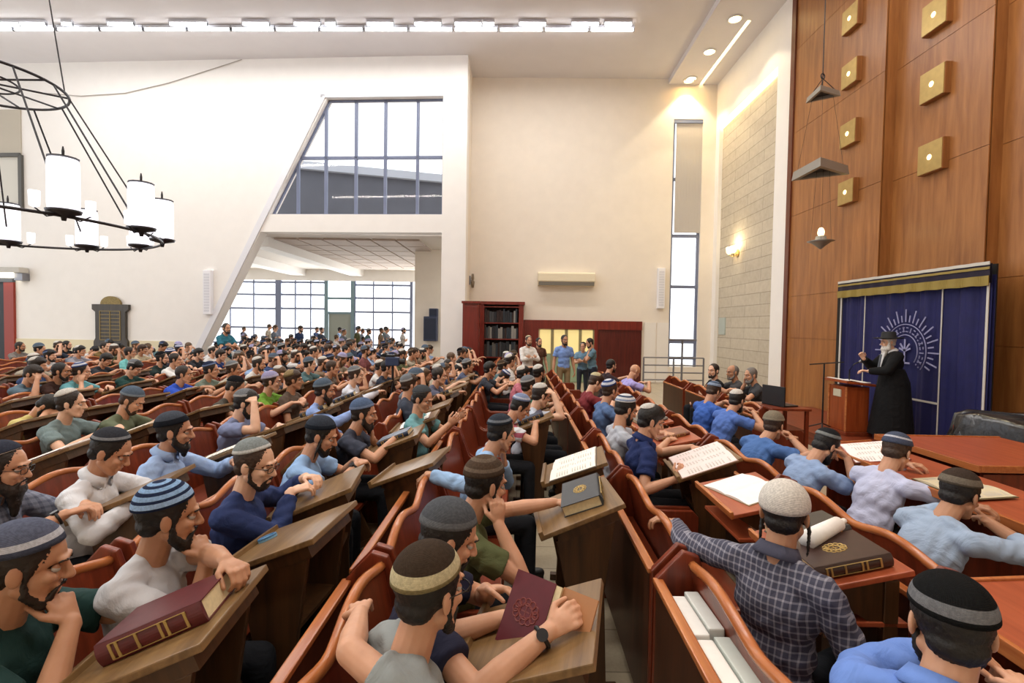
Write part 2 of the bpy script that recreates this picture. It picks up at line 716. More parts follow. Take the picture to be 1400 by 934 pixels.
def skeleton(sp):
    """joints from a pose spec"""
    hz = sp.get('hz', 0.53)
    P = V((0, 0, hz))
    R = Matrix.Rotation(sp.get('lean', 0.1), 3, 'Y') @ Matrix.Rotation(sp.get('side', 0.0), 3, 'X') @ Matrix.Rotation(sp.get('twist', 0.0), 3, 'Z')
    N = P + R @ V((-0.01, 0, 0.53))
    Rn = Matrix.Rotation(sp.get('lean', 0.1) * 0.7 + 0.12, 3, 'Y') @ Matrix.Rotation(sp.get('side', 0.0), 3, 'X')
    Hc = N + Rn @ V((0.028, 0, 0.150))
    Rh = (Matrix.Rotation(sp.get('yaw', 0.0), 3, 'Z') @ Matrix.Rotation(sp.get('pitch', 0.0), 3, 'Y') @ Matrix.Rotation(sp.get('roll', 0.0), 3, 'X'))
    H = Matrix.Translation(Hc) @ Rh.to_4x4()
    J = dict(P=P, R=R, N=N, H=H, hz=hz)
    for s, nm in ((1, 'L'), (-1, 'R')):
        S = N + R @ V((-0.005, s * 0.172, -0.088))
        W, d, n, curl, pole = arm_pose(sp.get(nm, 'desk'), s, J, S)
        El, W = ik(S, W, 0.29, 0.265, pole)
        J['S' + nm], J['E' + nm], J['W' + nm], J['hand' + nm] = S, El, W, (V(d), V(n), curl)
    legs = sp.get('legs', 'sit')
    for s, nm in ((1, 'L'), (-1, 'R')):
        hip = V((0, s * 0.09, hz))
        if legs == 'sit':
            kn, an = V((0.43, s * 0.13, 0.53)), V((0.44, s * 0.13, 0.09))
        else:
            kn, an = V((0.02, s * 0.10, hz * 0.52)), V((0.0, s * 0.11, 0.09))
        J['hip' + nm], J['knee' + nm], J['ank' + nm] = hip, kn, an
    return J


def arm_pose(a, s, J, S):
    H, P = J['H'], J['P']
    Hc = H.translation
    Rh = H.to_3x3()
    h = lambda x, y, z: H @ V((x, s * y, z))
    hz = J['hz']
    if not isinstance(a, str):
        W, d, n, curl, pole = a
        if d is None:
            d = V(W) - S
        return V(W), V(d), V(n), curl, V(pole)
    A = {
        'desk': (V((0.45, s * 0.14, 0.95)), (0.8, -s * 0.5, 0.02), (0, -s * 0.1, -1), 0.35, (-0.3, s * 0.9, -0.7)),
        'desk2': (V((0.50, s * 0.06, 0.97)), (0.45, -s * 0.9, 0.02), (0.1, 0, -1), 0.45, (-0.3, s * 0.9, -0.6)),
        'far': (V((0.58, s * 0.16, 1.02)), (1, -s * 0.25, 0.1), (0, -s * 0.2, -1), 0.3, (-0.2, s * 0.6, -0.8)),
        'lap': (V((0.30, s * 0.12, 0.66)), (0.9, -s * 0.5, -0.1), (0, -s * 0.3, -1), 0.4, (-0.6, s * 0.7, -0.3)),
        'book': (V((0.40, s * 0.17, 1.00)), (0.75, -s * 0.15, 0.65), (-0.3, -s * 0.9, 0.1), 0.45, (-0.4, s * 0.6, -0.8)),
        'chin': (h(0.105, 0.035, -0.205), (-0.10, -s * 0.12, 1), (-1, -s * 0.2, 0), 0.75, (0.5, s * 0.5, -1)),
        'mouth': (h(0.150, 0.045, -0.155), (-0.55, -s * 0.25, 0.75), (-0.7, -s * 0.3, -0.6), 0.85, (0.5, s * 0.5, -1)),
        'cheek': (h(0.050, 0.105, -0.150), (-0.05, -s * 0.15, 1), (-0.2, -s, 0), 0.55, (0.6, s * 0.5, -1)),
        'brow': (h(0.120, 0.105, 0.000), (-0.35, -s * 0.75, 0.6), (-1, -s * 0.5, -0.2), 0.30, (0.7, s * 0.4, -1)),
        'top': (h(0.075, 0.125, 0.060), (-0.55, -s * 0.75, 0.45), (-0.3, -s * 0.5, -1), 0.35, (0.6, s * 0.5, -1)),
        'hang': (V((0.05, s * 0.27, hz - 0.10)), (0.12, 0, -1), (0, -s, 0), 0.35, (-1, s * 0.2, 0)),
        'hips': (V((0.10, s * 0.20, hz + 0.06)), (0.6, -s * 0.9, -0.2), (-1, -s * 0.5, 0), 0.4, (-0.5, s, 0)),
        'fold': (V((0.22, -s * 0.02, hz + 0.26)), (0.1, -s * 1, 0.1), (-1, 0, 0), 0.4, (-0.1, s, -0.5)),
    }
    W, d, n, curl, pole = A[a]
    return W, V(d), V(n), curl, V(pole)


def body_mesh(J, vox, fine, legs_bare=False):
    mb = MB()
    P, R, N, H = J['P'], J['R'], J['N'], J['H']
    T = lambda *c: P + R @ V(c)
    q = 14 if fine else 10
    mb.ell(T(0, 0, 0.03), (0.10, 0.14, 0.11), R, q, 8)
    mb.ell(T(0.005, 0, 0.17), (0.09, 0.125, 0.15), R, q, 8)
    mb.ell(T(0.0, 0, 0.34), (0.10, 0.145, 0.16), R, q, 8)
    mb.cap(J['SL'], J['SR'], 0.038, 0.038, n=q)
    mb.cap(N + R @ V((-0.005, 0, -0.06)), H @ V((-0.020, 0, -0.060)), 0.058, 0.054, n=q)
    for s, nm in ((1, 'L'), (-1, 'R')):
        mb.cap(N + R @ V((-0.01, s * 0.03, -0.026)), J['S' + nm] + R @ V((0, -s * 0.03, -0.004)), 0.034, 0.034, n=q)
        S, E, W = J['S' + nm], J['E' + nm], J['W' + nm]
        d, n, curl = J['hand' + nm]
        mb.cap(S, E, 0.047, 0.040, n=q)
        mid = E + (W - E) * 0.32
        mb.cap(E, mid, 0.040, 0.042, n=q)
        mb.cap(mid, W, 0.042, 0.026, n=q)
        hand_prims(mb, W, d, n, s, curl, fine, 1.0 if fine else 1.08)
    head_prims(mb, H, fine)
    me = fuse(mb, vox, 3 if fine else 2, 0.5, 'person')
    if fine:
        carve_head(me, H)
    return me


def shirt_mesh(J, vox, sleeve, loose=0.0, long=0.0):
    """sleeve: 0.6 short .. 2.0 down to the wrist"""
    mb = MB()
    P, R, N = J['P'], J['R'], J['N']
    T = lambda *c: P + R @ V(c)
    g = 0.012 + loose
    mb.ell(T(0, 0, 0.02), (0.115 + g, 0.155 + g, 0.125), R, 16, 10)
    mb.ell(T(0.01, 0, 0.16), (0.105 + g, 0.140 + g, 0.16), R, 16, 10)
    mb.ell(T(0.0, 0, 0.33), (0.112 + g, 0.155 + g, 0.17), R, 16, 10)
    mb.cap(J['SL'], J['SR'], 0.050 + g, 0.050 + g, n=14)
    mb.ell(N + R @ V((-0.01, 0, -0.080)), (0.072, 0.09, 0.070), R, 14, 8)
    for s, nm in ((1, 'L'), (-1, 'R')):
        mb.cap(N + R @ V((-0.015, s * 0.040, -0.034)), J['S' + nm] + R @ V((0, -s * 0.01, 0.010)), 0.047, 0.053, n=14)
        S, E, W = J['S' + nm], J['E' + nm], J['W' + nm]
        if sleeve <= 1.0:
            e = S + (E - S) * sleeve
            mb.cap(S, S + (E - S) * (sleeve * 0.6), 0.053 + g, 0.053 + g, n=14)
            dd = (E - S).normalized()
            mb._rings([(S, 0.05, 0.05), (S + (e - S) * 0.5, 0.058 + g, 0.058 + g), (e, 0.057 + g, 0.057 + g)], *basis(dd)[1:][::-1], 14)
        else:
            mb.cap(S, E, 0.053 + g, 0.050 + g * 0.6, n=14)
            f = min(sleeve - 1.0, 0.94)
            mid = E + (W - E) * 0.35
            mb.cap(E, mid, 0.052 + g * 0.6, 0.050 + g * 0.5, n=14)
            e = E + (W - E) * f
            dd = (W - E).normalized()
            mb._rings([(mid, 0.050 + g * 0.5, 0.050 + g * 0.5), (e, 0.038 + g * 0.4, 0.038 + g * 0.4)], *basis(dd)[1:][::-1], 14)
    if long:
        mb._rings([(T(0, 0, 0.24), 0.19, 0.16), (T(0, 0, 0.02), 0.23, 0.22), (V((0.02, 0, J['hz'] - long)), 0.32, 0.32)], V((0, 1, 0)), V((1, 0, 0)), 20)
    me = fuse(mb, vox, 4, 0.5, 'shirt')
    a = co_get(me)                                   # soft folds in the cloth
    r = np.sin(a[:, 2] * 61 + a[:, 1] * 23 + np.sin(a[:, 0] * 31) * 2) * np.sin(a[:, 1] * 37 - a[:, 0] * 29 + 1.3)
    nrm = np.empty(len(me.vertices) * 3, dtype=np.float32)
    me.vertices.foreach_get('normal', nrm)
    co_set(me, a + nrm.reshape(-1, 3) * ((0.0012 if long else 0.0045) * r)[:, None])
    return me


def trouser_mesh(J, vox):
    mb = MB()
    mb.ell(J['P'] + V((0, 0, -0.02)), (0.13, 0.175, 0.11), None, 14, 8)
    for s, nm in ((1, 'L'), (-1, 'R')):
        mb.cap(J['hip' + nm], J['knee' + nm], 0.090, 0.066, n=14)
        mb.cap(J['knee' + nm], J['ank' + nm] - V((0, 0, 0.04 if vox > 0.025 else 0)), 0.066, 0.052, n=14)
    return fuse(mb, vox, 3, 0.5, 'trousers')


# head-space pieces, shared by everybody
HC, HR = V((-0.024, 0, 0.036)), V((0.098, 0.084, 0.093))


def make_hair(style):
    mb = MB()
    mb.ell(HC, HR, None, 24, 16)
    if style == 'receding':
        mb = MB(); mb.ell((-0.036, 0, 0.028), (0.092, 0.083, 0.088), None, 24, 16)
    mb.ell((-0.055, 0, -0.030), (0.050, 0.066, 0.048), None, 16, 10)
    for s in (1, -1):
        mb.cap((0.014, s * 0.066, 0.02), (0.014, s * 0.068, -0.026), 0.014, 0.008, n=8)
        if style == 'sidelocks':
            mb.tube([(0.02, s * 0.078, -0.01), (0.022, s * 0.086, -0.05), (0.016, s * 0.087, -0.10), (0.022, s * 0.084, -0.15)], [0.009, 0.009, 0.008, 0.005])
    if style == 'full':
        mb.ell((-0.01, 0, 0.066), (0.092, 0.085, 0.075), None, 18, 12)
        mb.cap((0.055, 0.035, 0.082), (0.055, -0.035, 0.082), 0.026, 0.026)
    me = fuse(mb, 0.006, 2, 0.5, 'hair')
    a = co_get(me)
    rng = np.random.RandomState(3)
    co_set(me, a + rng.normal(0, 0.0009, a.shape))
    return me


def make_beard(style):
    mb = MB()
    r = {'stubble': 0.006, 'short': 0.012, 'full': 0.018, 'long': 0.02, 'sage': 0.026}[style]
    for s in (1, -1):
        mb.cap((0.012, s * 0.066, -0.03), (0.020, s * 0.060, -0.070), 0.006 + r * .4, 0.010 + r * 0.6, n=10)
        mb.cap((0.020, s * 0.056, -0.072), (0.062, s * 0.026, -0.108), 0.010 + r * 0.75, 0.014 + r, n=10)
        mb.cap((0.099, s * 0.004, -0.047), (0.086, s * 0.026, -0.062), 0.0065, 0.006, n=8)
        mb.cap((0.086, s * 0.027, -0.062), (0.072, s * 0.026, -0.095), 0.007, 0.010 + r * .5, n=8)
    mb.cap((0.070, 0.018, -0.104), (0.070, -0.018, -0.104), 0.014 + r, 0.014 + r, n=10)
    mb.ell((0.088, 0, -0.084), (0.008, 0.012, 0.008), None, 8, 6)
    if style == 'full':
        mb.cap((0.064, 0, -0.11), (0.070, 0, -0.150), 0.042, 0.020, flat=0.8, n=12)
    if style == 'sage':
        mb.cap((0.055, 0, -0.10), (0.085, 0, -0.215), 0.066, 0.036, flat=0.75, n=14)
        for s in (1, -1):
            mb.cap((0.015, s * 0.066, -0.02), (0.03, s * 0.05, -0.10), 0.020, 0.036, n=10)
    if style == 'long':
        mb.cap((0.064, 0, -0.11), (0.078, 0, -0.225), 0.050, 0.022, flat=0.7, n=12)
    me = fuse(mb, 0.006, 2, 0.5, 'beard')
    a = co_get(me)
    rng = np.random.RandomState(4)
    co_set(me, a + rng.normal(0, 0.0011, a.shape))
    return me


def make_kippah(deg, tilt, grow=0.0045, shift=0.0):
    """knitted cap on the crown; v of its UV runs from the crown (0) to the rim (1)"""
    A = V((-math.sin(tilt), 0, math.cos(tilt)))
    d, u, s = basis(A, (1, 0, 0))
    nu, nv = 40, 14
    th = rad(deg)
    rr = HR + V((grow,) * 3)
    def pt(i, j, extra=0.0):
        ph = 2 * math.pi * i / nu
        t = th * j / (nv - 1)
        e = d * math.cos(t) + (u * math.cos(ph) + s * math.sin(ph)) * math.sin(t)
        k = 1 / math.sqrt((e.x / rr.x) ** 2 + (e.y / rr.y) ** 2 + (e.z / rr.z) ** 2)
        return HC + e * (k + extra + 0.003 * math.sin(math.pi * j / (nv - 1)))
    me = bpy.data.meshes.new('kippah')
    vs, fs, uv = [], [], []
    for i in range(nu):
        for j in range(nv):
            vs.append(pt(i, j, 0.0045)); uv.append((i / nu, j / (nv - 1)))
    for i in range(nu):
        for j in (nv - 1,):
            vs.append(pt(i, j, -0.004)); uv.append((i / nu, 1.0))
    b = nu * nv
    for i in range(nu):
        i2 = (i + 1) % nu
        for j in range(nv - 1):
            fs.append((i * nv + j, i * nv + j + 1, i2 * nv + j + 1, i2 * nv + j))
        fs.append((i * nv + nv - 1, b + i, b + i2, i2 * nv + nv - 1))
    me.from_pydata([tuple(v) for v in vs], [], fs)
    L = me.uv_layers.new(name='UVMap')
    for lp in me.loops:
        L.data[lp.index].uv = uv[lp.vertex_index]
    bm = bmesh.new(); bm.from_mesh(me); bmesh.ops.recalc_face_normals(bm, faces=bm.faces); bm.to_mesh(me); bm.free()
    me.polygons.foreach_set('use_smooth', [True] * len(me.polygons))
    return me


def make_glasses():
    mb = MB()
    for s in (1, -1):
        pts = []
        for i in range(17):
            a = 2 * math.pi * i / 16
            ca, sa = math.cos(a), math.sin(a)
            pts.append((0.104 - abs(s * 0.033 + 0.023 * ca) * 0.12, s * 0.033 + 0.023 * math.copysign(abs(ca) ** 0.6, ca), 0.004 + 0.0155 * math.copysign(abs(sa) ** 0.6, sa)))
        mb.tube(pts, 0.0019, 6, (1, 0, 0))
        mb.tube([(0.097, s * 0.057, 0.010), (0.06, s * 0.078, 0.010), (-0.01, s * 0.086, 0.008), (-0.022, s * 0.087, -0.006)], 0.0017, 6)
    mb.tube([(0.103, 0.011, 0.008), (0.107, 0, 0.010), (0.103, -0.011, 0.008)], 0.0017, 6)
    return mb.mesh('glasses', smooth=True)


def make_eye():
    return MB().ell((0, 0, 0), (0.0125, 0.0125, 0.0125), None, 14, 10).mesh('eye', smooth=True)


def make_brow(s):
    return MB().tube([(0.0935, s * 0.014, 0.026), (0.091, s * 0.030, 0.032), (0.077, s * 0.047, 0.027)], [0.004, 0.0045, 0.003], 6).mesh('eyebrow', smooth=True)


def make_shoe():
    mb = MB().cap((-0.06, 0, 0.045), (0.14, 0, 0.040), 0.045, 0.042, flat=0.85, n=12)
    mb.cap((-0.02, 0, 0.05), (-0.01, 0, 0.11), 0.045, 0.045, n=12)
    mb.box((-0.10, -0.038, 0.0), (0.17, 0.038, 0.02))
    return fuse(mb, 0.009, 2, 0.5, 'shoe')


def make_collar(J):
    """open shirt collar around the neck"""
    N, R = J['N'], J['R']
    c = N + R @ V((-0.004, 0, -0.012))
    A = (R @ V((0.30, 0, 1))).normalized()
    d, u, s = basis(A, R @ V((1, 0, 0)))
    mb = MB()
    def P(i, j):
        a = 0.28 + (2 * math.pi - 0.56) * i / 26
        e = u * math.cos(a) + s * math.sin(a)
        pr = [(0.061, -0.01), (0.064, 0.040), (0.069, 0.044), (0.094, 0.000 - 0.03 * max(0, math.cos(a)) ** 2), (0.088, -0.008)][j]
        return c + e * pr[0] + d * pr[1]
    mb.grid(P, 27, 5)
    return mb.mesh('collar', smooth=True)


LIB = {}


def lib(key, fn, *a):
    if key not in LIB:
        LIB[key] = fn(*a)
    return LIB[key]


POSES = {}


def posed(sp, lod):
    """body, shirt, trousers for one pose at one level of detail"""
    vox = {0: (0.0045, 0.009, 0.016), 1: (0.007, 0.012, 0.02), 2: (0.0125, 0.018, 0.028)}[lod]
    J = skeleton(sp)
    b = body_mesh(J, vox[0], lod < 2)
    sh = shirt_mesh(J, vox[1], sp.get('sleeve', 0.62), sp.get('loose', 0.0), sp.get('long', 0.0))
    tr = None if sp.get('long') else trouser_mesh(J, vox[2])
    return J, b, sh, tr


def person(head_at, label, sp, skin_t=1, shirt='#888888', skind='plain', shirt2=None, trousers='#1d2026', hair=('short', 'dark'),
           kip=None, beard=None, glasses=False, collar=False, rz=0.0, lod=0, pose_key=None, group=None, scale=1.0, base_z=0.0, watch=None):
    """head_at: world point of the head centre (x, y); the figure stands under it"""
    key = (pose_key, lod, sp.get('sleeve', 0.62), sp.get('long', 0)) if pose_key else None
    if key and key in POSES:
        J, b, sh, tr = POSES[key]
    else:
        J, b, sh, tr = posed(sp, lod)
        if key:
            POSES[key] = (J, b, sh, tr)
    H = J['H']
    Rz = Matrix.Rotation(rz, 4, 'Z')
    off = Rz @ (V((H.translation.x, H.translation.y, 0)) * scale)
    root = link('person', b, skin(skin_t))
    root.matrix_world = Matrix.Translation((head_at[0] - off.x, head_at[1] - off.y, base_z)) @ Rz @ Matrix.Scale(scale, 4)
    tag(root, label, 'person', group)
    link('shirt' if not sp.get('long') else 'long_coat', sh, cloth(shirt, skind, shirt2), root)
    if tr is not None:
        link('trousers', tr, cloth(trousers), root)
    if lod < 2 or sp.get('legs') == 'stand':
        if not sp.get('long'):
            for nm in ('L', 'R'):
                a = J['ank' + nm]
                link('shoe', lib('shoe', make_shoe), plain('dark_shoe', '#1b1a1a', 0.5), root, Matrix.Translation((a.x, a.y, 0)))
    if collar:
        link('collar', make_collar(J) if lod == 0 else lib(('collar', key), make_collar, J), cloth(shirt if collar is True else collar), root)
    if hair:
        link('hair', lib(('hair', hair[0]), make_hair, hair[0]), hairmat(hair[1]), root, H)
    if beard:
        link('beard', lib(('beard', beard[0]), make_beard, beard[0]), hairmat(beard[1]), root, H)
    if kip:
        size, spec = kip
        dg = {'s': (38, 0.55), 'm': (54, 0.48), 'l': (68, 0.42), 'xl': (80, 0.32), 'xxl': (96, 0.22)}[size]
        link('kippah', lib(('kippah', size), make_kippah, rad(0) + dg[0], dg[1]), kipmat(spec), root, H)
    if lod < 2:
        for s in (1, -1):
            link('eye', lib('eye', make_eye), eyemat(skin_t), root, H @ Matrix.Translation((0.0715, s * 0.032, 0.004)))
            link('eyebrow', lib(('brow', s), make_brow, s), hairmat(hair[1] if hair and hair[1] not in ('white', 'grey') else 'dark'), root, H)
    if glasses:
        link('glasses', lib('glasses', make_glasses), plain('spectacle_frame', '#15130f' if glasses is True else glasses, 0.3), root, H)
    if watch:
        nm = watch
        E, W = J['E' + nm], J['W' + nm]
        dd = (W - E).normalized()
        c = W - dd * 0.03
        wb = MB()
        wb.ring(c, 0.030, 0.0075, dd, 24, 6)
        w = obj('wristwatch', wb, plain('watch_strap', '#121214', 0.5), root, smooth=True)
        d_, n_, _c = J['hand' + nm]
        o_ = (-n_ + n_.dot(dd) * dd).normalized()
        fb = MB().cyl(c + o_ * 0.026, c + o_ * 0.038, 0.018, None, 18)
        obj('watch_face', fb, plain('watch_face', '#2a2c30', 0.2), w)
    return root, J

# ---------------------------------------------------------------- setting
X_END = 7.02
YB = 17.5                 # back wall
XR = 6.6                  # right wall (first panel section)
ZC = 10.4                 # ceiling
M_WALL = plain('cream_plaster', '#e6ddd0', 0.9, noise=0.02, nscale=3)
M_WHITE = plain('white_plaster', '#ebe8e4', 0.85, noise=0.015, nscale=3)
M_CEIL = plain('ceiling_paint', '#dedbdd', 0.9, noise=0.015, nscale=2)
M_FRAME = plain('window_frame_grey', '#6d7690', 0.5)
M_DARKMETAL = plain('dark_metal', '#37363a', 0.45, 0.6)
M_GREYMETAL = plain('grey_metal', '#83848a', 0.4, 0.7)
M_BLACK = plain('black_plastic', '#17171a', 0.45)
M_PAPER = plain('paper', '#f1eee8', 0.8, noise=0.03, nscale=40)
M_MAHOG = wood('mahogany', '#5a2412', '#8c4026', 0.28, 'Y', 1.0)
M_RIM = wood('varnished_rim', '#9a5029', '#c47c48', 0.22, 'Y', 1.2)
M_MAHZ = wood('mahogany_upright', '#5a2312', '#8a3d24', 0.3, 'Z', 1.0)
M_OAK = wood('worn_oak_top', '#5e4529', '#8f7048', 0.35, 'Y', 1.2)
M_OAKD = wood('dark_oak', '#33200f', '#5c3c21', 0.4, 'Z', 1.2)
M_DESK = wood('red_desk_top', '#8c3e24', '#b05a38', 0.35, 'Y', 1.0)
M_PANEL = wood('veneer_panel', '#7c4a22', '#ac733e', 0.38, 'Z', 0.55, 10)
M_CAB = wood('cabinet_red', '#5a1a12', '#84291c', 0.35, 'Z', 0.8)
M_GOLD = plain('brass', '#b59a5e', 0.42, 0.55, noise=0.08, nscale=8)
M_BULB = plain('warm_lamp', '#fff0cc', 0.4, emit='#ffdf9f', estr=14)
M_TUBE = plain('fluorescent_tube', '#ffffff', 0.4, emit='#ffffff', estr=9)


def glassmat():
    k = NT('window_glass')
    t = k.n('ShaderNodeBsdfTransparent')
    g = k.n('ShaderNodeBsdfGlossy')
    g.inputs['Roughness'].default_value = 0.03
    mx = k.n('ShaderNodeMixShader')
    mx.inputs[0].default_value = 0.015
    k.l(t.outputs[0], mx.inputs[1]); k.l(g.outputs[0], mx.inputs[2])
    out = k.t.nodes['Material Output']
    k.l(mx.outputs[0], out.inputs['Surface'])
    return k.m


M_GLASS = glassmat()


def floormat():
    k = NT('terrazzo_floor')
    tc = k.n('ShaderNodeTexCoord')
    br = k.n('ShaderNodeTexBrick', Scale=1.0)
    br.offset = 0.0
    br.inputs['Color1'].default_value = srgb('#b5a88f')
    br.inputs['Color2'].default_value = srgb('#ab9e86')
    br.inputs['Mortar'].default_value = srgb('#877b68')
    br.inputs['Mortar Size'].default_value = 0.006
    br.inputs['Brick Width'].default_value = 0.4
    br.inputs['Row Height'].default_value = 0.4
    k.l(tc.outputs['Object'], br.inputs['Vector'])
    nz = k.n('ShaderNodeTexNoise', Scale=40.0, Detail=4.0)
    k.l(tc.outputs['Object'], nz.inputs['Vector'])
    k.col(k.mix(0.25, br.outputs[0], nz.outputs[0], 'SOFT_LIGHT'))
    k.b.inputs['Roughness'].default_value = 0.35
    return k.m


def stonemat():
    k = NT('jerusalem_stone')
    tc = k.n('ShaderNodeTexCoord')
    mp = k.n('ShaderNodeMapping')
    mp.inputs['Rotation'].default_value = (math.pi / 2, 0, math.pi / 2)
    sp = k.n('ShaderNodeSeparateXYZ'); k.l(tc.outputs['Object'], sp.inputs[0])
    cb = k.n('ShaderNodeCombineXYZ'); k.l(sp.outputs['Y'], cb.inputs[0]); k.l(sp.outputs['Z'], cb.inputs[1])
    br = k.n('ShaderNodeTexBrick', Scale=1.0)
    br.inputs['Color1'].default_value = srgb('#c2b8a5')
    br.inputs['Color2'].default_value = srgb('#b9af9d')
    br.inputs['Mortar'].default_value = srgb('#9c9282')
    br.inputs['Mortar Size'].default_value = 0.011
    br.inputs['Brick Width'].default_value = 1.9
    br.inputs['Row Height'].default_value = 0.33
    k.l(cb.outputs[0], br.inputs['Vector'])
    nz = k.n('ShaderNodeTexNoise', Scale=9.0, Detail=6.0)
    k.l(tc.outputs['Object'], nz.inputs['Vector'])
    k.col(k.mix(0.35, br.outputs[0], nz.outputs[0], 'SOFT_LIGHT'))
    k.b.inputs['Roughness'].default_value = 0.85
    mul = k.n('ShaderNodeMath', operation='ADD'); k.l(nz.outputs[0], mul.inputs[0]); k.l(br.outputs['Fac'], mul.inputs[1])
    k.bump(br.outputs['Fac'], -0.6, 0.02)
    return k.m


M_FLOOR = floormat()
M_STONE = stonemat()

# floor and ceiling
struct('floor', MB().box((-24, -6.2, -0.2), (9, 34, 0)), M_FLOOR)
struct('ceiling', MB().box((-24, -6, ZC), (9, YB + 0.4, ZC + 0.3)), M_CEIL)

struct('wall_rear', MB().box((-24, -6.2, 0), (9, -6, ZC)), M_WALL)
struct('wall_right_return', MB().box((X_END, -6, 0), (X_END + 0.3, -2.5, ZC)), M_WALL)
# --- left wall: a plane turned a little, with the slanted opening into the annex
pA = onZ(640, 75, ZC); pB = onZ(0, 87, ZC)
WA, WB = V((pA.x, pA.y, 0)), V((pB.x, pB.y, 0))
wu = (WB - WA).normalized()                # along the wall, to the left
wn_ = V((wu.y, -wu.x, 0))                  # into the depth
if wn_.y < 0:
    wn_ = -wn_
MWL = Matrix(((wu.x, wn_.x, 0, WA.x), (wu.y, wn_.y, 0, WA.y), (0, 0, 1, 0), (0, 0, 0, 1)))


def onW(px, py, off=0.0):
    d = ray(px, py)
    t = (WA + wn_ * off - EYE).dot(wn_) / d.dot(wn_)
    p = EYE + d * t
    return ((p - WA).dot(wu), p.z)


TH = 0.40
uz = onW
r_top = uz(609, 133); l_top = uz(447, 133); r_bot = uz(604, 293); l_bot = uz(368, 293)
o_r = uz(601, 318); o_l = uz(360, 318)
ur = (r_top[0] + r_bot[0] + o_r[0]) / 3          # right jamb of both openings
zt, zb, zo = (r_top[1] + l_top[1]) / 2, (r_bot[1] + l_bot[1]) / 2, o_r[1]
sl = (l_bot[0] - l_top[0]) / (zb - zt)
ul = lambda z: l_top[0] + sl * (z - zt)          # slanted left jamb
ul0 = ul(0)
mb = MB()
mb.prism([(0, 0), (ur, 0), (ur, ZC), (0, ZC)], 1, 0, TH, MWL)                                     # pier at the right
mb.prism([(ur, zt), (ul(zt), zt), (ul(ZC) if ul(ZC) > ur else ur, ZC), (ur, ZC)], 1, 0, TH, MWL)
mb.prism([(ur, zo), (ul(zo), zo), (ul(zb), zb), (ur, zb)], 1, 0, TH, MWL)                          # spandrel under the window
mb.prism([(ul0, 0), (23, 0), (23, ZC), (max(ul(ZC), ur), ZC)], 1, 0, TH, MWL)
struct('wall_left', mb, M_WHITE)
# border of the slanted jamb
mb = MB()
mb.prism([(ul0 - 0.0, 0), (ul0 + 0.22, 0), (ul(zt) + 0.22, zt + 0.1), (ul(zt), zt + 0.1)], 1, -0.05, 0.0, MWL)
struct('trim_1', mb, plain('jamb_trim', '#dfe0e6', 0.7))
mb = MB()
mb.prism([(ur - 0.0, zt), (ul(zt) + 0.2, zt), (ul(zt) + 0.2, zt + 0.12), (ur, zt + 0.12)], 1, -0.05, 0.0, MWL)
struct('trim_2', mb, plain('jamb_trim', '#dfe0e6', 0.7))
mb = MB()
mb.prism([(ul0 + 0.3, 0), (22, 0), (22, 1.25), (ul0 + 0.3, 1.25)], 1, -0.02, 0.0, MWL)
struct('baseboard_left', mb, plain('cream_dado', '#ddd3b4', 0.8))

# upper slanted window
mb = MB()
W0 = 0.20
pt = lambda u, z, w=W0: MWL @ V((u, w, z))
zm = uz(530, 213)[1]
bars = [(pt(ur, zt), pt(ul(zt), zt)), (pt(ur, zb), pt(ul(zb), zb)), (pt(ur, zt), pt(ur, zb)), (pt(ul(zt), zt), pt(ul(zb), zb)), (pt(ur, zm), pt(ul(zm), zm))]
for px in (571, 527, 487, 446, 408):
    u = uz(px, 240, W0)[0]
    ztop = zt if u < ul(zt) else zt + (u - ul(zt)) / sl
    bars.append((pt(u, zb), pt(u, min(zt, ztop))))
for a, b in bars:
    mb.beam(a, b, 0.09, 0.09, wn_)
wnd = struct('window_1', mb, M_FRAME)
gp = MB().prism([(ur, zb), (ul(zb), zb), (ul(zt), zt), (ur, zt)], 1, W0 - 0.004, W0 + 0.004, MWL)
struct('pane', gp, M_GLASS, wnd)

# --- annex behind the left wall
YA = 28.0
aw = WA + wn_ * TH
za = zo + 0.02
M_ANNEX = plain('annex_ceiling', '#d8d0c8', 0.9)
mb = MB()
mb.box((-24, 16.9, za), (-1.9, YA + 0.3, za + 0.3))
struct('ceiling_2', mb, M_ANNEX)
mb = MB()
for x0, x1 in ((-16.5, -15.5), (-12.6, -11.9), (-9.3, -8.7)):
    mb.box((x0, 17.4, za - 0.35), (x1, YA, za))
struct('beam_1', mb, M_WHITE)
mb = MB()
for i in range(6):
    for j in range(7):
        x = -8.6 + i * 0.86; y = 17.6 + j * 1.3
        mb.box((x, y, za - 0.06), (x + 0.78, y + 1.2, za))
struct('trim_3', mb, plain('ceiling_tile', '#b8a99e', 0.9))
# cross wall at the right end of the annex with two speaker boxes
pc0, pc1 = onY(567, 400, 20.0), onY(612, 400, 20.0)
struct('wall_annex_right', MB().box((pc0.x, 20.0, 0), (-1.9, YA, za)), M_WALL)
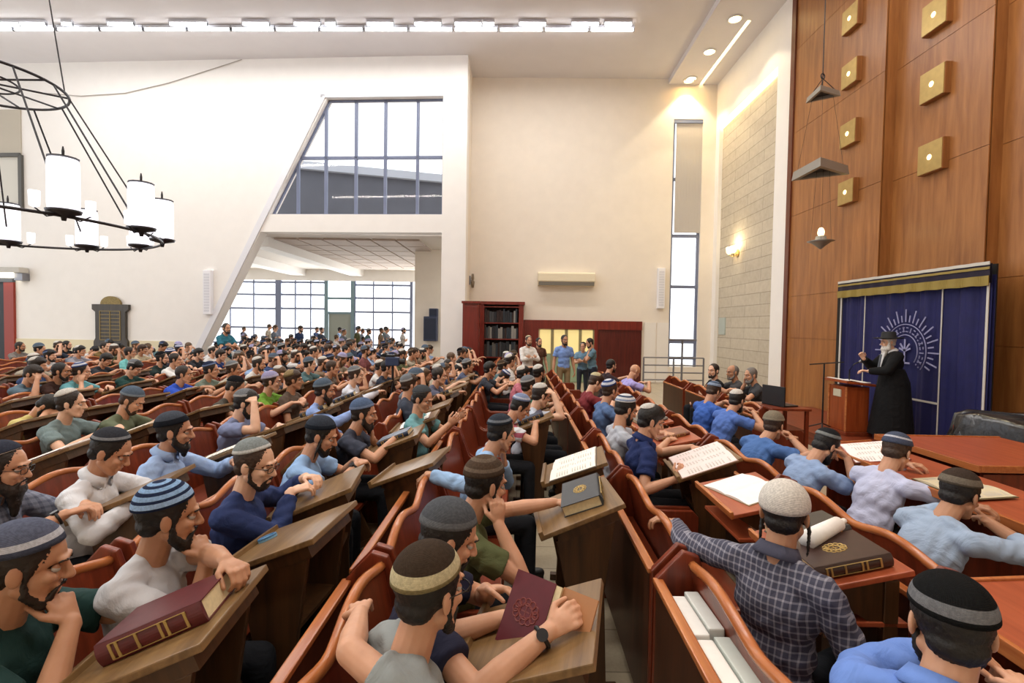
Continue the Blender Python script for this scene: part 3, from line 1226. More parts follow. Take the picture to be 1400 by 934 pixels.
# glazed far wall
zt2, zl2 = onY(450, 384, YA).z, 0.0
mb = MB()
mb.box((-24, YA, zt2), (pc0.x + 0.4, YA + 0.25, za))
struct('wall_annex_back', mb, M_WHITE)
def annex_window(n, px0, px1, cols, rows):
    a, b = onY(px0, 430, YA).x, onY(px1, 430, YA).x
    mb = MB()
    y = YA + 0.1
    for i in range(cols + 1):
        x = a + (b - a) * i / cols
        w = 0.16 if i in (0, cols) else 0.07
        mb.beam((x, y, 0), (x, y, zt2), w, w)
    for py in rows:
        z = onY((px0 + px1) / 2, py, YA).z
        mb.beam((a, y, z), (b, y, z), 0.10, 0.10)
    w = struct('window_%d' % n, mb, M_FRAME)
    struct('pane', MB().box((a, y - 0.005, 0), (b, y + 0.005, zt2)), M_GLASS, w)
annex_window(2, 250, 378, 4, (385, 402, 421, 447, 468))
annex_window(3, 382, 445, 3, (386, 403, 422, 449, 470))
annex_window(4, 484, 562, 3, (390, 408, 427, 451, 472))
a, b = onY(446, 430, YA).x, onY(482, 430, YA).x
mb = MB()
for x in (a, b):
    mb.beam((x, YA + 0.1, 0), (x, YA + 0.1, zt2), 0.24, 0.2)
z1 = onY(464, 408, YA).z; z2 = onY(464, 428, YA).z
mb.beam((a, YA + 0.1, z1), (b, YA + 0.1, z1), 0.12, 0.12)
mb.beam((a, YA + 0.1, z2), (b, YA + 0.1, z2), 0.12, 0.12)
d = struct('door_1', mb, plain('green_grey_frame', '#6f8791', 0.5))
struct('door_leaf', MB().box((a + 0.12, YA + 0.08, 0), (b - 0.12, YA + 0.13, z2 - 0.05)), plain('door_grey', '#8f9690', 0.6), d)
struct('pane', MB().box((a + 0.12, YA + 0.095, z2), (b - 0.12, YA + 0.105, zt2)), M_GLASS, d)
# dark roof seen through the upper window
mb = MB()
q0, q1 = onY(300, 216, 24.0), onY(640, 249, 24.0)
mb._add([V((q0.x, 24, q0.z)), V((q1.x, 24, q1.z)), V((q1.x, 24, 4.9)), V((q0.x, 24, 4.9)),
         V((q0.x, 34, q0.z)), V((q1.x, 34, q1.z)), V((q1.x, 34, 4.9)), V((q0.x, 34, 4.9))],
        [(0, 1, 2, 3), (4, 7, 6, 5), (0, 4, 5, 1), (1, 5, 6, 2), (3, 2, 6, 7), (0, 3, 7, 4)])
rf = struct('roof', mb, plain('dark_roof', '#54565f', 0.8, noise=0.1, nscale=2))
mb = MB()
mb.beam(V((q0.x, 23.9, q0.z)), V((q1.x, 23.9, q1.z)), 0.3, 0.35)
struct('fascia', mb, plain('roof_fascia', '#a9adb6', 0.7), rf)

# --- back wall
x0 = pA.x - 0.6
xw0, xw1 = onY(918, 300, YB).x, onY(958, 300, YB).x
zw_top = onY(938, 163, YB).z
mb = MB()
mb.box((x0, YB, 0), (xw0, YB + 0.35, ZC))
mb.box((xw1, YB, 0), (XR + 0.6, YB + 0.35, ZC))
mb.box((xw0, YB, zw_top), (xw1, YB + 0.35, ZC))
mb.box((xw0, YB, 0), (xw1, YB + 0.35, 0.6))
struct('wall_back', mb, M_WALL)
struct('wall_return', MB().box((WA.x - 0.45, WA.y + 0.1, 0), (WA.x, YB + 0.2, ZC)), M_WALL)
# tall narrow window in the corner
mb = MB()
yw = YB + 0.15
for x in (xw0 + 0.04, xw1 - 0.04):
    mb.beam((x, yw, 0.6), (x, yw, zw_top), 0.08, 0.08)
for py in (163, 244, 322, 392, 468, 490):
    z = onY(938, py, YB).z
    mb.beam((xw0, yw, z), (xw1, yw, z), 0.10, 0.10)
wd = struct('window_5', mb, M_FRAME)
struct('pane', MB().box((xw0, yw - 0.005, 0.6), (xw1, yw + 0.005, zw_top)), M_GLASS, wd)
# vertical blind in its upper half
t = thing('vertical_blind', 'grey vertical slat blind drawn over the top of the tall corner window', 'blind', ((xw0 + xw1) / 2, YB + 0.06, onY(938, 318, YB).z))
zb_ = t.location.z
mb = MB()
nsl = 9
xa = onY(924, 240, YB).x
for i in range(nsl):
    x = xa + (xw1 - xa) * (i + 0.5) / nsl - t.location.x
    w = (xw1 - xa) / nsl
    mb.beam((x, 0, 0), (x, 0, zw_top - zb_ - 0.1), w * 0.98, 0.012, (0.0, 1, 0))
obj('slats', mb, plain('blind_fabric', '#b3aeaa', 0.8), t)
obj('head_rail', MB().box((xw0 - t.location.x, -0.05, zw_top - zb_ - 0.12), (xw1 - t.location.x, 0.04, zw_top - zb_)), M_FRAME, t)

# --- right side: soffit, stone panel, white piers, veneer panels
z_s = ZC - 0.18
mb = MB()
ys0 = onZ(1022, 28, z_s).y
xs = onZ(1022, 28, z_s).x
mb.box((xs - 1.05, 9.0, z_s), (xs, YB, ZC))
mb.box((xs + 0.10, 9.0, z_s), (XR + 0.6, YB, ZC))
mb.box((xs, 9.0, z_s), (xs + 0.10, ys0, ZC))
struct('ceiling_3', mb, M_CEIL)
t = thing('cove_light', 'long warm light slot running along the lowered ceiling beside the downlights', 'light', (xs + 0.05, (ys0 + YB) / 2, z_s + 0.05))
obj('light_strip', MB().box((-0.05, -(YB - ys0) / 2, 0), (0.05, (YB - ys0) / 2, 0.03)), plain('cove_strip', '#fff2d0', 0.5, emit='#ffe3a6', estr=6), t)
for i, (px, py) in enumerate(((1005, 25), (970, 70), (945, 107), (923, 137))):
    p = onZ(px, py, z_s)
    where = ('nearest the camera', 'second from the near end', 'second from the back wall', 'nearest the back wall')[i]
    t = thing('downlight', 'round warm recessed downlight in the lowered ceiling, %s' % where, 'light', (p.x, min(p.y, YB - 0.3), z_s - 0.02), 0, 'ceiling downlights')
    obj('trim_ring', MB().ring((0, 0, 0), 0.17, 0.025), M_WHITE, t, smooth=True)
    obj('diffuser', MB().cyl((0, 0, -0.005), (0, 0, 0.019), 0.16, None, 24), M_BULB, t)
    l = bpy.data.lights.new('downlight_beam', 'SPOT')
    l.energy = 120; l.color = (1, 0.83, 0.55); l.spot_size = rad(95); l.shadow_soft_size = 0.12
    lo = bpy.data.objects.new('downlight_beam', l); COL.objects.link(lo); lo.location = (p.x, min(p.y, YB - 0.3), z_s - 0.06)

YP0, YP1 = onX(1057, 300, XR).y, onX(968, 300, XR).y       # stone panel near and far ends
YP1 = min(YP1, YB - 0.3)
YW = onX(1081, 300, XR).y                                    # where the veneer begins
zst = (onX(1057, 97, XR).z + onX(968, 187, XR).z) / 2
struct('wall_right', MB().box((XR + 0.12, YW, 0), (XR + 0.5, YB, ZC)), M_STONE)
mb = MB()
mb.box((XR, YW, 0), (XR + 0.3, YP0, ZC))
mb.box((XR, YP1, 0), (XR + 0.3, YB, ZC))
mb.box((XR, YP0, zst), (XR + 0.3, YP1, ZC))
struct('column_1', mb, M_WHITE)
t = thing('cove_light', 'bright warm strip of light along the top edge of the stone wall panel', 'light', (XR + 0.06, (YP0 + YP1) / 2, zst - 0.12))
obj('light_strip', MB().box((-0.05, -(YP1 - YP0) / 2, 0), (0.05, (YP1 - YP0) / 2, 0.10)), plain('cove_strip', '#fff2d0', 0.5, emit='#ffe3a6', estr=6), t)

Y1, Y2 = onX(1206, 200, XR).y, onX(1352, 200, XR + 0.22).y
X1, X2, X3 = XR, XR + 0.22, XR + 0.42


def panel_section(n, X, ya, yb):
    mb = MB()
    seams = [0.0, 1.75, 2.75, 4.7, 6.7, 8.7, ZC]
    ym = (ya + yb) / 2
    g = 0.004
    mb.box((X + 0.02, ya, 0), (X + 0.4, yb, ZC))
    for z0, z1 in zip(seams, seams[1:]):
        mb.box((X, ya, z0 + g), (X + 0.03, yb, z1 - g))
    struct('wall_right_%s' % n, mb, M_PANEL)


panel_section('first_panel', X1, Y1, YW)
panel_section('second_panel', X2, Y2, Y1)
panel_section('third_panel', X3, -2.5, Y2)
struct('trim_4', MB().box((XR - 0.04, YW - 0.02, 0), (XR + 0.1, YW + 0.16, ZC)), wood('dark_edge', '#4a2011', '#74371c', 0.4, 'Z'))

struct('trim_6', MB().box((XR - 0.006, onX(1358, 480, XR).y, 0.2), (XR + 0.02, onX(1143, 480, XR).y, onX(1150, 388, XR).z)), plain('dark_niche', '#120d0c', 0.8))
# podium platform along the right wall
M_PLAT = wood('platform_boards', '#5d2412', '#8a3d20', 0.4, 'Y')
ZP = 0.22
struct('floor_platform', MB().box((4.95, 3.2, 0), (X3 + 0.2, 11.4, ZP)), M_PLAT)
# ---------------------------------------------------------------- fixtures on the walls and under the ceiling
# fluorescent row
ZF = ZC - 0.02
def make_batten(label, loc):
    t = thing('fluorescent_batten', label, 'light', loc, 0, 'row of ceiling fluorescents')
    obj('housing', MB().box((-0.62, -0.05, -0.07), (0.62, 0.05, 0.0)), plain('batten_housing', '#c9ccd4', 0.5), t)
    obj('tube', MB().cyl((-0.59, 0, -0.105), (0.59, 0, -0.105), 0.028, None, 12), M_TUBE, t)
    mb = MB()
    obj('end_cap', MB().box((-0.62, -0.035, -0.14), (-0.59, 0.035, -0.06)), M_GREYMETAL, t)
    obj('end_cap', MB().box((0.59, -0.035, -0.14), (0.62, 0.035, -0.06)), M_GREYMETAL, t)
    return t
pL, pR = onZ(-40, 40, ZF - 0.1), onZ(868, 41, ZF - 0.1)
nb = 15
b0 = None
for i in range(nb):
    f = (i + 0.5) / nb
    x = pL.x + (pR.x - pL.x) * f
    y = pL.y + (pR.y - pL.y) * f
    L = ('white fluorescent batten in the long ceiling row, %s' % ('at its right end' if i == nb - 1 else 'front line of the row'))
    if b0 is None:
        b0 = make_batten(L, (x, y, ZF))
        sx = (pR.x - pL.x) / nb / 1.27
    dup(b0, (x, y, ZF), math.atan2(pR.y - pL.y, pR.x - pL.x), L, None, (sx, 1, 1)) if i else None
b0.scale = (sx, 1, 1)
for px in (9, 45, 92, 165, 250, 276, 350, 420, 452, 520, 585, 640, 668, 728, 800, 845):
    p = onZ(px, 33, ZF - 0.1)
    dup(b0, (p.x, p.y, ZF), 0.0, 'white fluorescent batten in the broken back line of the ceiling row', None, (0.62 if px not in (92, 276, 452, 668) else 0.25, 1, 1))

# wheel chandelier
CC = V((-6.62, 6.10, 3.05)); CR = 1.85; UR = 0.86; UZ = 4.82
t = thing('chandelier', 'large black wheel chandelier with white glass lamps hanging at upper left', 'chandelier', (CC.x, CC.y, CC.z))
obj('hoop', MB().ring((0, 0, 0), CR, 0.017, n=72), M_DARKMETAL, t, smooth=True)
mb = MB().ring((0, 0, UZ - CC.z), UR, 0.017, n=48)
for k in range(5):
    a = k * math.pi / 5
    mb.tube([(UR * math.cos(a), UR * math.sin(a), UZ - CC.z), (-UR * math.cos(a), -UR * math.sin(a), UZ - CC.z)], 0.012, 6)
mb.ring((0, 0, UZ - CC.z), UR * 0.45, 0.012, n=32)
obj('upper_hoop', mb, M_DARKMETAL, t, smooth=True)
NL = 12
M_OPAL = plain('opal_glass', '#f6f6fb', 0.3, emit='#f4f4ff', estr=0.9)
for k in range(NL):
    a = 2 * math.pi * (k + 0.25) / NL
    e = V((math.cos(a), math.sin(a), 0))
    obj('rod', MB().tube([e * UR + V((0, 0, UZ - CC.z)), e * CR + V((0, 0, 0.02))], 0.011, 6), M_DARKMETAL, t)
    lm = obj('lamp_holder', MB().lathe([(0.02, -0.05), (0.03, 0.0), (0.15, 0.03), (0.16, 0.06), (0.02, 0.07)], e * CR, 20), M_DARKMETAL, t, smooth=True)
    obj('lamp_shade', MB().lathe([(0.135, 0.06), (0.140, 0.12), (0.140, 0.56), (0.130, 0.60), (0.03, 0.61)], e * CR, 20), M_OPAL, lm, smooth=True)
    obj('finial', MB().lathe([(0.14, 0.61), (0.14, 0.62), (0.012, 0.63), (0.014, 0.69), (0.006, 0.74)], e * CR, 12), M_DARKMETAL, lm)
    for s in (-1, 1):
        tg = V((-e.y, e.x, 0)) * s
        c = e * CR + tg * 0.25
        obj('candle_arm', MB().tube([e * CR + V((0, 0, 0.02)), e * CR + tg * 0.15 + V((0, 0, -0.03)), c + V((0, 0, 0.04))], 0.008, 6), M_DARKMETAL, lm)
        obj('candle_glass', MB().lathe([(0.012, 0.04), (0.045, 0.06), (0.05, 0.20), (0.048, 0.21)], c, 12), M_OPAL, lm, smooth=True)
for k in range(3):
    a = 2 * math.pi * k / 3 + 0.4
    e = V((math.cos(a), math.sin(a), 0)) * UR
    obj('suspension_cable', MB().tube([e + V((0, 0, UZ - CC.z)), V((0.15 * math.cos(a), 0.15 * math.sin(a), ZC - CC.z))], 0.008, 6), M_DARKMETAL, t)

# cable slung along the left wall
p = [onW(px, py, -0.05) for px, py in ((60, 127), (110, 131), (170, 127), (230, 113), (280, 97), (330, 79))]
tag(obj('cable', MB().tube([MWL @ V((u, -0.03, min(z, ZC - 0.03))) for u, z in p], 0.012, 6), plain('grey_cable', '#a8a29a', 0.6)), 'thin grey cable sagging across the top of the white left wall', 'cable')

# memorial board on the left wall
u0, z0 = onW(155, 474); u1, z1 = onW(130, 416); u2, z2 = onW(180, 416)
bw = abs(u1 - u2)
bt = MWL @ V((u0, -0.02, z0))
t = thing('memorial_board', 'dark wooden memorial board with gilt lines and arched crest on left wall', 'plaque', bt, math.atan2(-wu.y, -wu.x))
H_ = z1 - z0
h2 = bw / 2
pf = [(-h2 * 0.92, 0), (h2 * 0.92, 0), (h2 * 0.92, H_ * 0.12), (h2 * 0.82, H_ * 0.2), (h2 * 0.82, H_ * 0.82), (h2, H_ * 0.88), (h2, H_), (-h2, H_), (-h2, H_ * 0.88), (-h2 * 0.82, H_ * 0.82), (-h2 * 0.82, H_ * 0.2), (-h2 * 0.92, H_ * 0.12)]
obj('board', MB().prism(pf, 1, -0.10, 0.0), wood('dark_board', '#2a2520', '#4a4238', 0.5, 'Z'), t, bevel=0.01)
ar = [(math.cos(math.pi * i / 12) * h2 * 0.55, H_ + math.sin(math.pi * i / 12) * h2 * 0.42) for i in range(13)]
obj('crest', MB().prism(ar, 1, -0.09, -0.01), plain('gilt_crest', '#7d6a3c', 0.5, 0.4, noise=0.3, nscale=30), t)
mb = MB()
mb.box((-0.012, -0.115, H_ * 0.16), (0.012, -0.10, H_ * 0.84))
for i in range(9):
    z = H_ * (0.16 + 0.085 * i)
    mb.box((-h2 * 0.55, -0.115, z - 0.01), (h2 * 0.55, -0.10, z + 0.01))
for s in (-1, 1):
    mb.box((s * h2 * 0.55 - 0.012, -0.115, H_ * 0.16), (s * h2 * 0.55 + 0.012, -0.10, H_ * 0.84))
obj('gilt_grid', mb, plain('gilt_lines', '#8a7648', 0.5, 0.3), t)

# slim white column speakers
def col_speaker(label, M, h, w=0.22):
    t = thing('column_speaker', label, 'speaker', (0, 0, 0))
    t.matrix_world = M
    obj('cabinet', MB().box((-w / 2, -0.16, 0), (w / 2, 0, h)), plain('speaker_white', '#e9e9ee', 0.6), t, bevel=0.015)
    mb = MB()
    for i in range(14):
        z = h * 0.06 + i * h * 0.88 / 14
        mb.box((-w * 0.35, -0.168, z), (w * 0.35, -0.158, z + h * 0.045))
    obj('grille', mb, plain('speaker_grille', '#d4d5dc', 0.7), t)
    return t
ua, zz0 = onW(287, 430); _, zz1 = onW(287, 370)
m = MWL @ Matrix.Translation((ua, 0, zz0)) @ Matrix.Rotation(math.pi, 4, 'Z') @ Matrix.Translation((0, 0, 0))
col_speaker('tall slim white column speaker on the left wall beside the slanted opening', Matrix.Translation(MWL @ V((ua, 0, zz0))) @ Matrix.Rotation(math.atan2(-wu.y, -wu.x), 4, 'Z'), zz1 - zz0, 0.26)
a, b = onY(902, 422, YB), onY(902, 367, YB)
col_speaker('tall slim white column speaker on the cream back wall near the corner window', Matrix.Translation((a.x, YB, a.z)), b.z - a.z, 0.24)

# air conditioner
a, b = onY(735, 391, YB), onY(812, 374, YB)
t = thing('air_conditioner', 'cream wall mounted air conditioner high above the wooden doors', 'air conditioner', ((a.x + b.x) / 2, YB, a.z))
w, h = (b.x - a.x) / 2, b.z - a.z
obj('body', MB().prism([(0, 0), (-0.22, 0.0), (-0.33, h * 0.35), (-0.33, h * 0.9), (-0.27, h), (0, h)], 0, -w, w), plain('ac_cream', '#e3d8bd', 0.5), t, bevel=0.015)
mb = MB()
mb.box((-w * 0.97, -0.31, h * 0.02), (w * 0.97, -0.235, h * 0.30))
obj('outlet_louvre', mb, plain('ac_vent', '#6f6a60', 0.5), t)

# bookcase and cabinet by the back wall
a, b = onY(634, 413, 15.6), onY(656, 413, 15.6)
t = thing('cabinet', 'tall narrow closed mahogany cabinet standing beside the white pier', 'cabinet', ((a.x + b.x) / 2, 15.33, 0))
w = (b.x - a.x) / 2
obj('body', MB().box((-w, 0, 0), (w, 0.42, a.z - 0.05)), M_CAB, t)
obj('door', MB().box((-w * 0.9, -0.025, 0.12), (w * 0.9, 0.0, a.z - 0.14)), M_CAB, t, bevel=0.008)
obj('cornice', MB().box((-w - 0.03, -0.06, a.z - 0.05), (w + 0.03, 0.42, a.z + 0.02)), M_CAB, t)
a, b = onY(655, 416, 17.1), onY(716, 418, 17.1)
bx0, bx1, bzt = a.x + 0.02, b.x, a.z
bc = thing('bookcase', 'open mahogany bookcase filled with dark volumes against the back wall', 'bookcase', ((bx0 + bx1) / 2, 17.1, 0))
w = (bx1 - bx0) / 2
obj('side_panel', MB().box((-w, 0, 0), (-w + 0.16, 0.38, bzt)), M_CAB, bc)
obj('side_panel', MB().box((w - 0.16, 0, 0), (w, 0.38, bzt)), M_CAB, bc)
obj('back_panel', MB().box((-w, 0.36, 0), (w, 0.39, bzt)), plain('bookcase_back', '#2b1712', 0.7), bc)
obj('cornice', MB().box((-w - 0.04, -0.05, bzt), (w + 0.04, 0.39, bzt + 0.10)), M_CAB, bc)
zs = [onY(685, py, 17.1).z for py in (490, 466, 444, 422)]
shelf_z = [0.35] + [onY(685, py, 17.1).z for py in (488, 463, 441)]
for z in shelf_z + [bzt - 0.06]:
    obj('shelf', MB().box((-w + 0.16, 0.0, z - 0.04), (w - 0.16, 0.36, z)), M_CAB, bc)
rng = random.Random(5)
BC = ('#1d2128', '#2a1614', '#26303a', '#3a3d42', '#5c5a58', '#8b8a86')
BN = ('black', 'dark maroon', 'slate blue', 'charcoal', 'grey', 'pale grey')
SN = ('bottom', 'second', 'third', 'top')
meshes = {}
for si, z in enumerate(shelf_z[1:]):
    x = bx0 + 0.17
    zn = (shelf_z[2:] + [bzt - 0.06])[si]
    while x < bx1 - 0.22:
        wbk = rng.choice((0.06, 0.075, 0.09))
        hh = (zn - z) * rng.uniform(0.62, 0.85)
        ci = rng.choices(range(6), (4, 2, 3, 3, 1, 1 + 3 * (si == 1)))[0]
        mbk = meshes.setdefault(wbk, MB().box((0, 0, 0), (wbk - 0.006, 0.22, 1)).mesh('book'))
        o = link('book', mbk, plain('book_%d' % ci, BC[ci], 0.6))
        o.location = (x, 17.13, z)
        o.scale = (1, 1, hh)
        tag(o, '%s volume upright on the %s shelf of the back wall bookcase' % (BN[ci], SN[si + 1]), 'book', 'volumes in the bookcase')
        x += wbk

# doorway with pale glazed doors and the dark panel beside it
a, b = onY(716, 437, YB), onY(877, 440, YB)
dx0, dx1, dz = a.x, b.x, (a.z + b.z) / 2
px0, px1 = onY(736, 460, YB).x, onY(812, 460, YB).x
dzt = onY(770, 450, YB).z
mb = MB()
mb.box((dx0, YB - 0.12, dzt), (dx1, YB, dz))
mb.box((dx0, YB - 0.12, 0), (px0, YB, dzt))
mb.box((px1, YB - 0.12, 0), (px1 + 0.12, YB, dzt))
dr = struct('door_2', mb, M_CAB)
struct('panel', MB().box((px1 + 0.12, YB - 0.08, 0), (dx1, YB, dzt)), wood('dark_panel', '#401410', '#5f2018', 0.3, 'Z'), dr)
M_YEL = plain('lit_frosted_glass', '#e8d79a', 0.5, emit='#f3dd93', estr=0.35)
n = 4
for i in range(n):
    xa_, xb_ = px0 + (px1 - px0) * i / n, px0 + (px1 - px0) * (i + 1) / n
    struct('pane', MB().box((xa_ + 0.05, YB - 0.06, 1.0), (xb_ - 0.05, YB - 0.03, dzt - 0.03)), M_YEL, dr)
    struct('lower_panel', MB().box((xa_ + 0.05, YB - 0.06, 0.02), (xb_ - 0.05, YB - 0.03, 0.98)), plain('green_door_panel', '#93a98a', 0.6), dr)
    struct('stile', MB().box((xb_ - 0.05, YB - 0.09, 0), (xb_ + 0.05, YB - 0.01, dzt)), plain('door_stile', '#8c8460', 0.5), dr)
a, b = onY(880, 441, YB), onY(915, 441, YB)
mb = MB()
for i in range(2):
    w = (b.x - a.x) / 2
    mb.box((a.x + w * i + 0.02, YB - 0.03, 0.05), (a.x + w * (i + 1) - 0.02, YB, a.z))
struct('trim_5', mb, plain('white_panel', '#e6e2dc', 0.6))
# small wall lamp at the left end of the back wall
a = onY(641, 384, YB)
t = thing('wall_lamp', 'small dark wall lamp on cream wall above the mahogany cabinet', 'wall lamp', (WA.x + 0.12, a.y - 0.2, a.z))
obj('wall_plate', MB().box((-0.12, -0.05, -0.15), (-0.07, 0.05, 0.15)), M_GREYMETAL, t)
obj('shade', MB().lathe([(0.04, -0.25), (0.07, -0.05), (0.03, 0.0), (0.05, 0.06), (0.04, 0.22)], (0, 0, 0), 14), plain('lamp_bronze', '#7a6c58', 0.5), t, smooth=True)
obj('arm', MB().tube([(-0.10, 0, 0), (0.0, 0, 0)], 0.012, 6), M_GREYMETAL, t)

# sconce on the stone wall
p = onX(1008, 342, XR + 0.1)
t = thing('wall_sconce', 'lit brass wall sconce with two glass shades on the stone panel', 'wall lamp', (XR + 0.12, p.y, p.z))
obj('wall_plate', MB().cyl((-0.03, 0, -0.1), (0, 0, -0.1), 0.12, None, 20), M_GOLD, t)
for s in (-1, 1):
    ar = obj('arm', MB().tube([(-0.03, 0, -0.12), (-0.15, s * 0.06, -0.2), (-0.2, s * 0.16, -0.12)], 0.015, 8), M_GOLD, t, smooth=True)
    obj('glass_shade', MB().lathe([(0.03, 0), (0.08, 0.05), (0.10, 0.2), (0.09, 0.22)], (-0.2, s * 0.16, -0.12), 14), plain('sconce_glass', '#fff2d8', 0.4, emit='#ffdc96', estr=2.5), ar, smooth=True)
l = bpy.data.lights.new('sconce_glow', 'POINT'); l.energy = 18; l.color = (1, 0.8, 0.5); l.shadow_soft_size = 0.1
lo = bpy.data.objects.new('sconce_glow', l); COL.objects.link(lo); lo.location = (XR - 0.15, p.y, p.z + 0.18)
p = onX(987, 446, XR + 0.1)
tag(obj('notice', MB().box((XR + 0.09, p.y - 0.25, p.z - 0.28), (XR + 0.12, p.y + 0.25, p.z + 0.28)), plain('notice_grey', '#aab4ae', 0.5)), 'faint grey square plate on the stone wall below the sconce', 'plate')

# gilded squares on the veneer wall
def gold_square(px, py, X, label, sz=0.47):
    p = onX(px, py, X)
    t = thing('gilt_square', label, 'wall ornament', (X, p.y, p.z), 0, 'gilded squares on the wooden wall')
    h = sz / 2
    obj('wooden_box', MB().box((-0.10, -h, -h), (0.0, h, h)), M_PANEL, t, bevel=0.006)
    obj('gilt_plate', MB().box((-0.115, -h * 0.97, -h * 0.97), (-0.10, h * 0.97, h * 0.97)), M_GOLD, t, bevel=0.004)
    obj('centre_glint', MB().ell((-0.115, 0, 0), (0.02, 0.045, 0.045), None, 14, 8), plain('plate_glint', '#fff3c8', 0.4, emit='#ffe9a8', estr=3), t, smooth=True)  # glowing dome imitates a lamp's reflection on the gilt plate
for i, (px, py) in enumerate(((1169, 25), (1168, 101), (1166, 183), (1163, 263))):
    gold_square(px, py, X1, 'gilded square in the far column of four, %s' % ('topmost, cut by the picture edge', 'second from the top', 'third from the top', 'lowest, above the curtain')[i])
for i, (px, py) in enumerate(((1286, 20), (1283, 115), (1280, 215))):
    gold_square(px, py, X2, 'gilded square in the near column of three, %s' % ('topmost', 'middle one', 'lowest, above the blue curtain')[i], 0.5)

# hanging triangular lamps before the veneer wall
def tri_lamp(p, side, height, label, thick=0.10, rz=0.0):
    t = thing('hanging_lamp', label, 'lamp', p, rz)
    R1 = side / math.sqrt(3)
    mb = MB()
    out = [(R1 * math.cos(2 * math.pi * k / 3), R1 * math.sin(2 * math.pi * k / 3)) for k in range(3)]
    for k in range(3):
        a, b = out[k], out[(k + 1) % 3]
        q = lambda v, f, z: V((v[0] * f, v[1] * f, z))
        vs = [q(a, 1, 0), q(b, 1, 0), q(b, 0.72, 0), q(a, 0.72, 0), q(a, 0.93, height), q(b, 0.93, height), q(b, 0.72, height), q(a, 0.72, height)]
        mb._add(vs, [(3, 2, 1, 0), (4, 5, 6, 7), (0, 1, 5, 4), (1, 2, 6, 5), (2, 3, 7, 6), (3, 0, 4, 7)])
    obj('triangle_frame', mb, plain('lamp_pewter', '#94918a', 0.45, 0.4), t)
    obj('inner_plate', MB().prism([(x * 0.72, y * 0.72) for x, y in out], 2, height * 0.55, height * 0.7), M_DARKMETAL, t)
    return t, R1
xl = 5.75
pl = onX(1122, 240, xl)
YL = pl.y
p = onY(1124, 132, YL)
t, r = tri_lamp((p.x, p.y, p.z), 0.58, 0.10, 'small grey triangular hanging lamp high before the wooden wall', rz=2.0)
obj('cord', MB().tube([(0, 0, 0.05), (0, 0, ZC - p.z)], 0.009, 6), M_DARKMETAL, t)
obj('hook', MB().ring((0, 0, 0.38), 0.05, 0.012, (1, 0, 0), 16, 6), M_DARKMETAL, t)
for k in range(3):
    a = 2 * math.pi * k / 3
    obj('hanger', MB().tube([(r * 0.8 * math.cos(a), r * 0.8 * math.sin(a), 0.08), (0, 0, 0.34)], 0.007, 5), M_DARKMETAL, t)
z_up = p.z
p = onY(1121, 238, YL)
t, r = tri_lamp((p.x, p.y, p.z), 0.98, 0.17, 'larger grey triangular hanging lamp below the small one', rz=2.1)
for k in range(3):
    a = 2 * math.pi * k / 3
    obj('cord', MB().tube([(r * 0.8 * math.cos(a), r * 0.8 * math.sin(a), 0.12), (0.2 * math.cos(a), 0.2 * math.sin(a), z_up - p.z + 0.02)], 0.003, 5), M_DARKMETAL, t)
z_up2 = p.z
p = onY(1122, 332, YL)
t = thing('eternal_light', 'small pewter eternal light bowl with glowing bulb below the triangular lamps', 'lamp', (p.x, p.y, p.z))
obj('bowl', MB().lathe([(0.02, -0.12), (0.06, -0.08), (0.16, 0.0), (0.24, 0.03), (0.10, 0.06), (0.09, 0.12), (0.05, 0.14)], (0, 0, 0), 18), plain('lamp_pewter', '#7d7a74', 0.4, 0.6), t, smooth=True)
obj('bulb', MB().ell((0, 0, 0.20), (0.055, 0.055, 0.09), None, 12, 8), M_BULB, t, smooth=True)
for k in range(3):
    a = 2 * math.pi * k / 3
    obj('chain', MB().tube([(0.2 * math.cos(a), 0.2 * math.sin(a), 0.03), (0.12 * math.cos(a), 0.12 * math.sin(a), z_up2 - p.z + 0.105)], 0.0025, 5), M_DARKMETAL, t)

# ark curtain with its valance
XC = XR - 0.06
ya, yb = onX(1355, 480, XC).y, onX(1150, 480, XC).y
zt_ = (onX(1355, 372, XC).z + onX(1150, 400, XC).z) / 2
zbt = ZP + 0.02
M_BLUE = plain('blue_velvet', '#12144f', 0.75, noise=0.12, nscale=6)
M_WTRIM = plain('silver_braid', '#c9c6bd', 0.6)
M_GTRIM = plain('gold_braid', '#94803a', 0.5)
t = thing('ark_curtain', 'dark blue velvet ark curtain with white emblem behind the speaker', 'curtain', (XC, (ya + yb) / 2, 0))
hw = (yb - ya) / 2
fold = lambda y: 0.030 * math.sin(y * 17.0) + 0.014 * math.sin(y * 41 + 1)
mb = MB()
ny = 120
def CP(i, j):
    y = -hw + 2 * hw * i / (ny - 1)
    k = 0.5 + 0.5 * j
    return V((fold(y) * (1.0 if j < 2 else 0.8), y, (zbt, (zbt + zt_) / 2, zt_)[j]))
mb.grid(CP, ny, 3)
mb.grid(lambda i, j: CP(i, j) + V((0.05, 0, 0)), ny, 3)
obj('drape', mb, M_BLUE, t, smooth=True)
def yof(px, py=480):
    return onX(px, py, XC).y - (ya + yb) / 2
def strip(y, z0, z1, w, m, nm):
    mb = MB().box((-0.055, y - w / 2, z0), (-0.045, y + w / 2, z1))
    obj(nm, mb, m, t)
for px in (1184, 1290):
    strip(yof(px), zbt, zt_, 0.018, M_WTRIM, 'braid')
strip(-hw + 0.03, zbt, zt_, 0.035, M_WTRIM, 'braid')
strip(hw - 0.03, zbt, zt_, 0.04, M_WTRIM, 'braid')
zl = onX(1268, 549, XC).z
mb = MB().box((-0.055, yof(1290), zl - 0.015), (-0.045, yof(1240), zl + 0.015))
obj('braid', mb, M_WTRIM, t)
